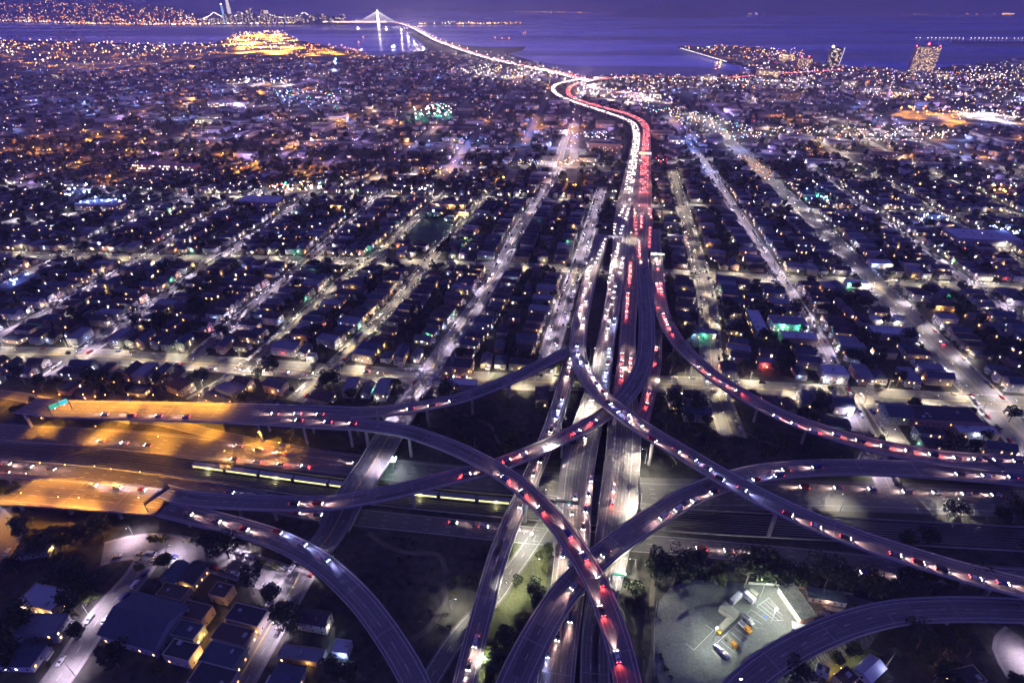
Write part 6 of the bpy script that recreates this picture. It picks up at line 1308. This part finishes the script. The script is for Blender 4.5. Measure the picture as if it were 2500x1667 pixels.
zone([(1560, 268), (1660, 268), (1780, 300), (1900, 345), (1800, 352), (1620, 292)], 190, [LW, LC, LG, LY], (4, 3, 1, 4), (.7, 1.5), (4, 12), 22, 'w', None, 200000)
zone([(1860, 320), (2250, 310), (2350, 335), (2200, 360), (1950, 352)], 190, [LW, LY, LR, LC], (7, 3, .8, 1), (.6, 1.4), (4, 10), 16, 'w')
zone([(1780, 170), (2080, 172), (2240, 180), (2500, 165), (2500, 215), (2200, 212), (1950, 200)], 330, [LW, LY, LO, LV], (7, 3, 1, 2), (1.0, 2.2), (5, 22), 26, 'w', None, 300000)
zone([(2100, 215), (2500, 215), (2500, 262), (2150, 250)], 130, [LW, LY], (6, 3), (.9, 1.7), (5, 14), 8, 'w')
zone([(2165, 282), (2210, 270), (2350, 280), (2360, 300), (2320, 310), (2240, 300)], 24, [LY, LO], (5, 1), (1.5, 3.2), (12, 18), 22, 'y', lot, 420000)
zone([(2320, 272), (2420, 275), (2500, 290), (2500, 305), (2360, 292)], 40, [LW, LC], (5, 1), (.9, 1.8), (8, 16), 22, 'w', lot, 420000)
zone([(1010, 280), (1080, 268), (1110, 278), (1090, 295), (1010, 298)], 42, [LW, LG], (5, 1), (1.2, 2.6), (8, 18), 12, 'g', None, 160000)
zone([(1790, 150), (1900, 130), (1960, 135), (1975, 160), (1880, 165)], 110, [LW, LY, LV, LR], (4, 4, 1, .6), (1.4, 2.6), (5, 40), 12, 'w', None, 300000)
zone([(1672, 118), (1760, 114), (1860, 120), (1880, 135), (1790, 148), (1720, 132)], 80, [LY, LO, LW, LC], (4, 2, 2, 1), (1.3, 2.8), (5, 12), 8, 'y')
for i in range(34):   # waterfront lamps of the peninsula
    t = i / 33; u = 1662 + t * 110; v = 121.5 + t * 33; x, y = P(u, v); dot(x, y, 7, 2.0, LW)
zone([(1368, 335), (1480, 330), (1480, 348), (1380, 346)], 30, [LW, LC, LV], (5, 3, 1), (.7, 1.4), (5, 10), 12, 'b', None, 40000)
zone([(1230, 398), (1440, 396), (1480, 402), (1300, 414)], 50, [LW, LR, LY, LC], (6, 1, 2, 2), (.45, .95), (3, 8), 12, 'w', None, 30000)
zone([(140, 468), (310, 470), (320, 505), (200, 512), (120, 500)], 10, [LC], (1,), (.9, 1.5), (8, 12), 5, 'b', None, 26000)
for i in range(6): x, y = P(203 + i * 17, 508.5 - i * 1.3); dot(x, y, 9, .8, LC); bulb(anchor, FARL['b'], (x, y, 9)) if i % 3 == 1 else None
zone([(640, 462), (700, 458), (790, 450), (840, 462), (700, 478)], 50, [LW, LY, LR, LG], (5, 3, 2, 1), (.4, .9), (3, 8), 10, 'w', None, 24000)
zone([(1000, 400), (1110, 428), (1060, 440), (1000, 430)], 12, [LY], (1,), (.6, 1.2), (6, 10), 6, 'y', None, 30000)
zone([(1000, 462), (1060, 462), (1060, 474), (1000, 476)], 18, [LW, LC], (2, 1), (.4, .7), (4, 6), 4, 'w', None, 14000)
zone([(2215, 530), (2310, 535), (2325, 555), (2240, 556)], 14, [LC, LW], (3, 1), (.5, 1.0), (6, 9), 8, 'b', M('pale_court', (0.3, 0.32, 0.36), .8, .2, .1), 26000)
zone([(2405, 552), (2450, 555), (2500, 575), (2500, 590), (2450, 590)], 60, [LC, LW], (3, 2), (.35, .7), (2, 5), 10, 'b', None, 20000)
zone([(2395, 460), (2460, 462), (2480, 482), (2400, 484)], 8, [LY], (1,), (.8, 1.3), (7, 10), 8, 'y', None, 30000)
zone([(1600, 392), (1625, 392), (1630, 408), (1605, 408)], 10, [LR, LW], (3, 1), (.5, 1.0), (4, 7))
zone([(1800, 384), (1850, 402), (1895, 440), (1860, 445), (1812, 402)], 34, [LY, LO, LR], (5, 3, 1), (.5, .9), (5, 9), 9, 'y', None, 26000)
zone([(1955, 470), (2010, 470), (2030, 505), (1960, 500)], 16, [LG, LC, LW, LB], (3, 2, 2, 2), (.6, 1.2), (5, 8), 8, 'b', None, 22000)
zone([(40, 690), (55, 700), (38, 712), (28, 704)], 6, [LC], (1,), (.5, .8), (6, 8), 2, 'b', None, 14000)
x, y = P(1050, 560); bulb(anchor, light('POINT', 'field_flood', (.30, .70, 1.0), 90000, .8), (x + 2, y + 26, 15)); dot(x + 2, y + 26.5, 15.5, 1.3, LC)
for u, v in ((1015, 268), (1610, 250), (700, 300)): pass
# ================================================================== FAR SHORES
def ridge_dots(V, n, k, mats, w, size, j0, j1, u0=0, u1=1, floor=False, n_rows=None):
    V = np.array(V).reshape(-1, n, 3); m = len(V)
    for _ in range(k):
        i = random.uniform(u0, u1) * (m - 2); j = random.uniform(j0, j1); a, b = int(i), int(j); fi, fj = i - a, j - b
        p = (V[a, b] * (1 - fi) + V[a + 1, b] * fi) * (1 - fj) + (V[a, b + 1] * (1 - fi) + V[a + 1, b + 1] * fi) * fj
        dot(p[0], p[1] - 20, p[2] + 12, random.uniform(*size), random.choices(mats, w)[0])
ridge_dots(SFV, SFN, 640, [LY, LO, LW], (5, 3, 1), (4, 8), .3, 3.6, .25, .72)
ridge_dots(SFV, SFN, 190, [LY, LW, LC], (4, 4, 1), (3, 8), .0, .5, .2, .98)
ridge_dots(SFV, SFN, 160, [LY, LW, LV], (4, 4, 1), (5, 9), .4, 2.6, .68, .98)
ridge_dots(TIV, TIN, 44, [LY, LW, LO], (5, 3, 1), (4, 8), .2, 2.0)
ridge_dots(MAV, MAN, 24, [LY, LW], (3, 3), (7, 12), 0, .3, .0, .35)
ridge_dots(MAV, MAN, 110, [LO, LY, LV], (3, 3, 2), (7, 12), .0, .5, .2, .5)
ridge_dots(MAV, MAN, 34, [LY, LO], (4, 2), (5, 10), 0, .12, .62, .80)
ridge_dots(MAV, MAN, 16, [LY], (1,), (14, 24), 0, .25, .785, .80)
def tower(name, label, cat, u, vb, w, d, h, rz, wall, rowh, mats, frac, roof=None, cols=None, top=(), twr=None):
    """(u, vb) foot of the tower; a lit-window grid built as panes"""
    x, y = P(u, vb); o = tag(link(name, None, None, (x, y, 0), rz), label, cat); m = MB(); m.box((0, 0, 0), (w, d, h)); m.build('wall', wall, o)
    m = MB(); m.box((0, 0, h), (w * .4, d * .4, 4)); m.build('plant_room', wall, o)
    cols = cols or max(3, int(w / 4)); rows_ = int(h / rowh); k = 0; mb_ = {}
    for i in range(rows_):
        for j in range(cols):
            if random.random() > frac: continue
            q = random.choice(mats); mm = mb_.setdefault(q.name, MB()); ww = w / cols * .62
            mm.add([(-w / 2 + (j + .2) * w / cols, -d / 2 - .15, (i + .25) * rowh), (-w / 2 + (j + .2) * w / cols + ww, -d / 2 - .15, (i + .25) * rowh), (-w / 2 + (j + .2) * w / cols + ww, -d / 2 - .15, (i + .75) * rowh), (-w / 2 + (j + .2) * w / cols, -d / 2 - .15, (i + .75) * rowh)], [(0, 1, 2, 3)])
    for nm, mm in mb_.items(): tag(mm.build('lit_windows', MATS[nm], o), kind='stuff')
    m = MB()
    for i in range(rows_): m.box((0, -d / 2 - .1, i * rowh), (w, .3, .5))
    tag(m.build('floor_bands', conc, o), kind='stuff')
    for tx, tz, r, mt in top:
        m = MB(); m.ball((tx * w / 2, 0, h + tz), r, 0, 8, 6); m.build('beacon', mt, o)
    return o
tower('residential_tower', 'tall slab tower with red beacons standing by the shore at right', 'tower', 2245, 178, 88, 24, 95, GZ - .1, WALLS[5], 3.2, [WIN_DIM, WIN_WARM, WIN_DIM], .62, top=((-.95, 1, 1.8, LR), (0, 8, 3.2, LR), (.95, 1, 1.8, LR)))
tower('curved_tower', 'dark tower with a bright line of lamps down its right edge on the peninsula', 'tower', 2030, 163, 46, 24, 74, GZ, glass_m, 4, [WIN_WARM, WIN_WHITE], .22, top=((-.6, 4, 4.5, LW),))
x, y = P(2030, 163)
for i in range(18): t = i / 17; dot(x + 24 + 7 * math.sin(t * 2.2) * t, y - 13, 4 + t * 70, 1.2, LW)
tower('office_block', 'pale stepped office block on the peninsula', 'office block', 1915, 150, 62, 30, 34, GZ, WALLS[2], 4, [WIN_WARM, WIN_DIM], .7)
tower('office_block', 'broad amber office block beside the shore road', 'office block', 1872, 190, 78, 36, 26, GZ, WALLS[2], 5, [WIN_DIM, WIN_WARM], .7)
tower('hotel_block', 'hotel block with red roof sign on the peninsula', 'hotel', 1960, 166, 60, 26, 42, GZ, WALLS[5], 4, [WIN_WARM, WIN_DIM], .45, top=((.0, 1, 3.0, LR), (-.5, 2, 2.5, LR), (.5, 2, 2.5, LR)))
for i, (u, v, w, h) in enumerate(((2070, 218, 40, 24), (2120, 232, 56, 20), (2190, 238, 50, 18), (1955, 205, 34, 20), (2300, 196, 60, 20), (2420, 190, 50, 18), (1725, 196, 64, 14), (1650, 355, 30, 14), (1690, 340, 26, 12), (560, 262, 110, 14), (500, 300, 60, 10), (410, 418, 110, 12), (1440, 230, 50, 12), (1600, 240, 34, 12))):
    tower('office_block', 'mid distance block with rows of lit windows, %s of the far field' % ORD(i + 1), 'office block', u, v, w, 20, h, GZ, WALLS[i % 6], 4, [WIN_WARM, WIN_DIM, WIN_WHITE], .5)
# skyline across the bay
for i in range(46):
    u = 490 + 360 * (i + random.random() * .8) / 46; D = 58.5 + random.uniform(-1, 1); h = random.choice((60, 80, 90, 110, 140)) * (1.25 if 540 < u < 680 else .8); x, y = P(u, D)
    o = tag(link('skyscraper', None, None, (x, y, 0)), 'distant skyline tower beyond the bay, %s from the left' % ORD(i + 1), 'skyscraper', 'skyline towers beyond the bay'); m = MB(); m.box((0, 0, 0), (random.uniform(30, 55), 30, h)); m.build('wall', M('skyline_wall', (0.12, 0.1, 0.14), .7), o)
    m = MB()
    for _ in range(int(h / 8)): a_, b_ = random.uniform(-14, 14), random.uniform(8, h - 6); m.add([(a_, -16, b_), (a_ + 9, -16, b_), (a_ + 9, -16, b_ + 6), (a_, -16, b_ + 6)], [(0, 1, 2, 3)])
    tag(m.build('lit_windows', E_('skyline_window', (1, .72, .45), 2.0), o), kind='stuff')
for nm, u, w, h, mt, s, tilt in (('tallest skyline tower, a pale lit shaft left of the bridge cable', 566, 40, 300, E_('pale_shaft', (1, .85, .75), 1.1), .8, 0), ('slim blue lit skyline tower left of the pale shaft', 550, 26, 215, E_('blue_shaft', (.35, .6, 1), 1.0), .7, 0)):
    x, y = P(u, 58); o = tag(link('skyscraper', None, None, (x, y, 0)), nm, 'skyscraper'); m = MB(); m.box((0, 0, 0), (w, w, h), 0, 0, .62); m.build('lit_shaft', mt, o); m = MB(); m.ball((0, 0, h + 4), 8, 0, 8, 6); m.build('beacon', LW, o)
# suspension bridge far left
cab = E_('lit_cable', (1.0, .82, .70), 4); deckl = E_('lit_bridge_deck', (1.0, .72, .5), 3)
tws = [(528, 0), (592, 0), (653, 1), (747, 0)]; bridge = tag(link('suspension_bridge', None), 'suspension bridge far across the bay with lit swagged cables', 'bridge'); VB = 57.0
def wv(u, z, vb=VB): x, y = P(u, vb); return Vector((x, y, z))
for u, k in tws:
    m = MB()
    if k: 
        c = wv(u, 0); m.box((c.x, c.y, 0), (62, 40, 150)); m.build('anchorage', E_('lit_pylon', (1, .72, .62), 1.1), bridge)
    else:
        c = wv(u, 0)
        for s in (-8, 8): m.box((c.x + s, c.y, 0), (5, 8, 132))
        m.box((c.x, c.y, 126), (22, 8, 5)); m.build('tower', steel, bridge)
m = MB(); cm = MB(); pts = [(485, 46)] + [(528, 128), (560, 64), (592, 128), (622, 64), (653, 120), (700, 62), (747, 128), (782, 50)]
for i in range(len(pts) - 1):
    (u0, z0), (u1, z1) = pts[i], pts[i + 1]
    for j in range(8):
        f = lambda t: z0 + (z1 - z0) * ((1 - (1 - t) ** 2) if z1 < z0 else t * t)
        cm.tube(wv(u0 + (u1 - u0) * j / 8, f(j / 8)), wv(u0 + (u1 - u0) * (j + 1) / 8, f((j + 1) / 8)), 4.5, n=5, cap=False)
cm.build('cable', cab, bridge); m.tube(wv(485, 44), wv(790, 44), 5, n=4); m.build('deck', deckl, bridge)
# white single-tower bridge
sb = tag(link('cable_bridge', None), 'white lit single tower bridge at the head of the long curved roadway', 'bridge'); c = wv(925, 0, 66.5); VT = 66.5
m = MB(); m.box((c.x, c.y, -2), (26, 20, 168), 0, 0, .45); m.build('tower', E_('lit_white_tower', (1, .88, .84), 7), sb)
m = MB()
for s in (-1, 1):
    n_ = 9
    for j in range(1, n_ + 1):
        t = j / n_; e = wv(925 + s * (48 if s < 0 else 42) * t, 50 , 66.5 - (0)); m.tube(c + Vector((0, 0, 158 * (1 - .0 * t))), e, 1.5, n=3, cap=False)
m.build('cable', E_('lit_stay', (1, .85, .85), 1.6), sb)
m = MB(); m.box((c.x, c.y, -2), (46, 30, 8)); m.build('pier', conc, sb)
m = MB(); m.tube(wv(790, 50, 66.5), wv(945, 50, 66.5), 5, n=4); m.build('side_deck', deckl, sb)
dot(*P(962, 118), 10, 11, LC); dot(*P(958, 118.5), 8, 7, LW); dot(*P(1015, 112), 8, 5, LY); dot(*P(840, 42), 20, 14, LW)
for u, v in ((1209, 95), (1226, 96.5), (1243, 97), (1278, 84), (1283, 81.5), (887, 94), (876, 107)): dot(*P(u, v), 8, 4.6, LO)
for i in range(26):
    u = 1080 + i * 7.2; dot(*P(u, 58 + random.uniform(-2, 2)), 8, random.uniform(4, 8), random.choice((LY, LY, LW)))
for i in range(58):
    u = 2236 + i * 4.8
    if i % 11 in (4,): continue
    if i % 2 == 0: dot(*P(u, 95 + (u - 2236) * .004), 6, 3.0, LW)
for i in range(22): dot(*P(960 + i * 3.2 + random.uniform(-2, 2), 68 + random.uniform(-2, 6)), 6, 3.5, LW)
for i in range(30):
    d = VIA['BB'].len * i / 30
    for s in (-1, 1): a = VIA['BB'].at(d, s * 20); dot(a[0], a[1], a[2] + 10, 2.6, LW); 
    if i % 2 == 0: a = VIA['BB'].at(d); bulb(anchor, light('POINT', 'bridge_road_glow', (1, .8, .75), 900000, 2), (a[0], a[1], a[2] + 16))
# freight cranes of the port, and a ship hull with lamps
for i, (u, v) in enumerate(((28, 106), (50, 107), (150, 109), (172, 110), (186, 110), (205, 110))):
    x, y = P(u, v); o = tag(link('port_crane', None, None, (x, y, 0), .3), 'port gantry crane with raised boom at far left, %s of the row' % ORD(i + 1), 'crane', 'port cranes at far left'); m = MB()
    for sx in (-12, 12):
        for sy in (-9, 9): m.tube((sx, sy, 0), (sx, sy, 38), 1.4, n=4)
    m.box((0, 0, 38), (28, 20, 4)); m.build('legs', M('crane_paint', (.5, .35, .3), .6), o); m = MB(); m.tube((10, 0, 40), (-46, 0, 92), 1.6, n=4); m.tube((10, 0, 40), (10, 0, 66), 1.2, n=4); m.tube((10, 0, 66), (-30, 0, 78), .7, n=4); m.build('boom', MATS['crane_paint'], o)
for nm, T in DOTS.items(): scatter('distant_lamps', ball, T, [MATS[nm]])
# added lights without fittings, standing in for traffic glow on the far freeway
for k in ('L', 'R'):
    p = VIA[k]; d = p.near(*P(1545, 500, 8))[0]
    while d < p.len: a = p.at(d); bulb(anchor, light('POINT', 'far_freeway_' + k, (1, .80, .76) if k == 'L' else (1, .26, .26), 8000, 1), (a[0], a[1], a[2] + 7)); d += 60
m_ = MB(); m_.ball((0, 0, 0), .5, 0, 6, 4); anchor_mesh = m_.mesh('distant_city_lamps', LW); anchor_x, anchor_y = P(2200, 200)

# ================================================================== HAZE over bay and city
hz = MB(); hz.box((0, 30000, -3.2), (122000, 64000, 900)); hzo = hz.build('haze', [])
hm_ = bpy.data.materials.new('haze_air'); hm_.use_nodes = True; hm_.cycles.homogeneous_volume = True; t = hm_.node_tree; t.nodes.clear(); o1 = t.nodes.new('ShaderNodeOutputMaterial'); v1 = t.nodes.new('ShaderNodeVolumePrincipled')
v1.inputs['Color'].default_value = (0.80, 0.76, 1.0, 1); v1.inputs['Density'].default_value = 1.0e-4; t.links.new(v1.outputs[0], o1.inputs['Volume']); hzo.data.materials.append(hm_); tag(hzo, kind='stuff')
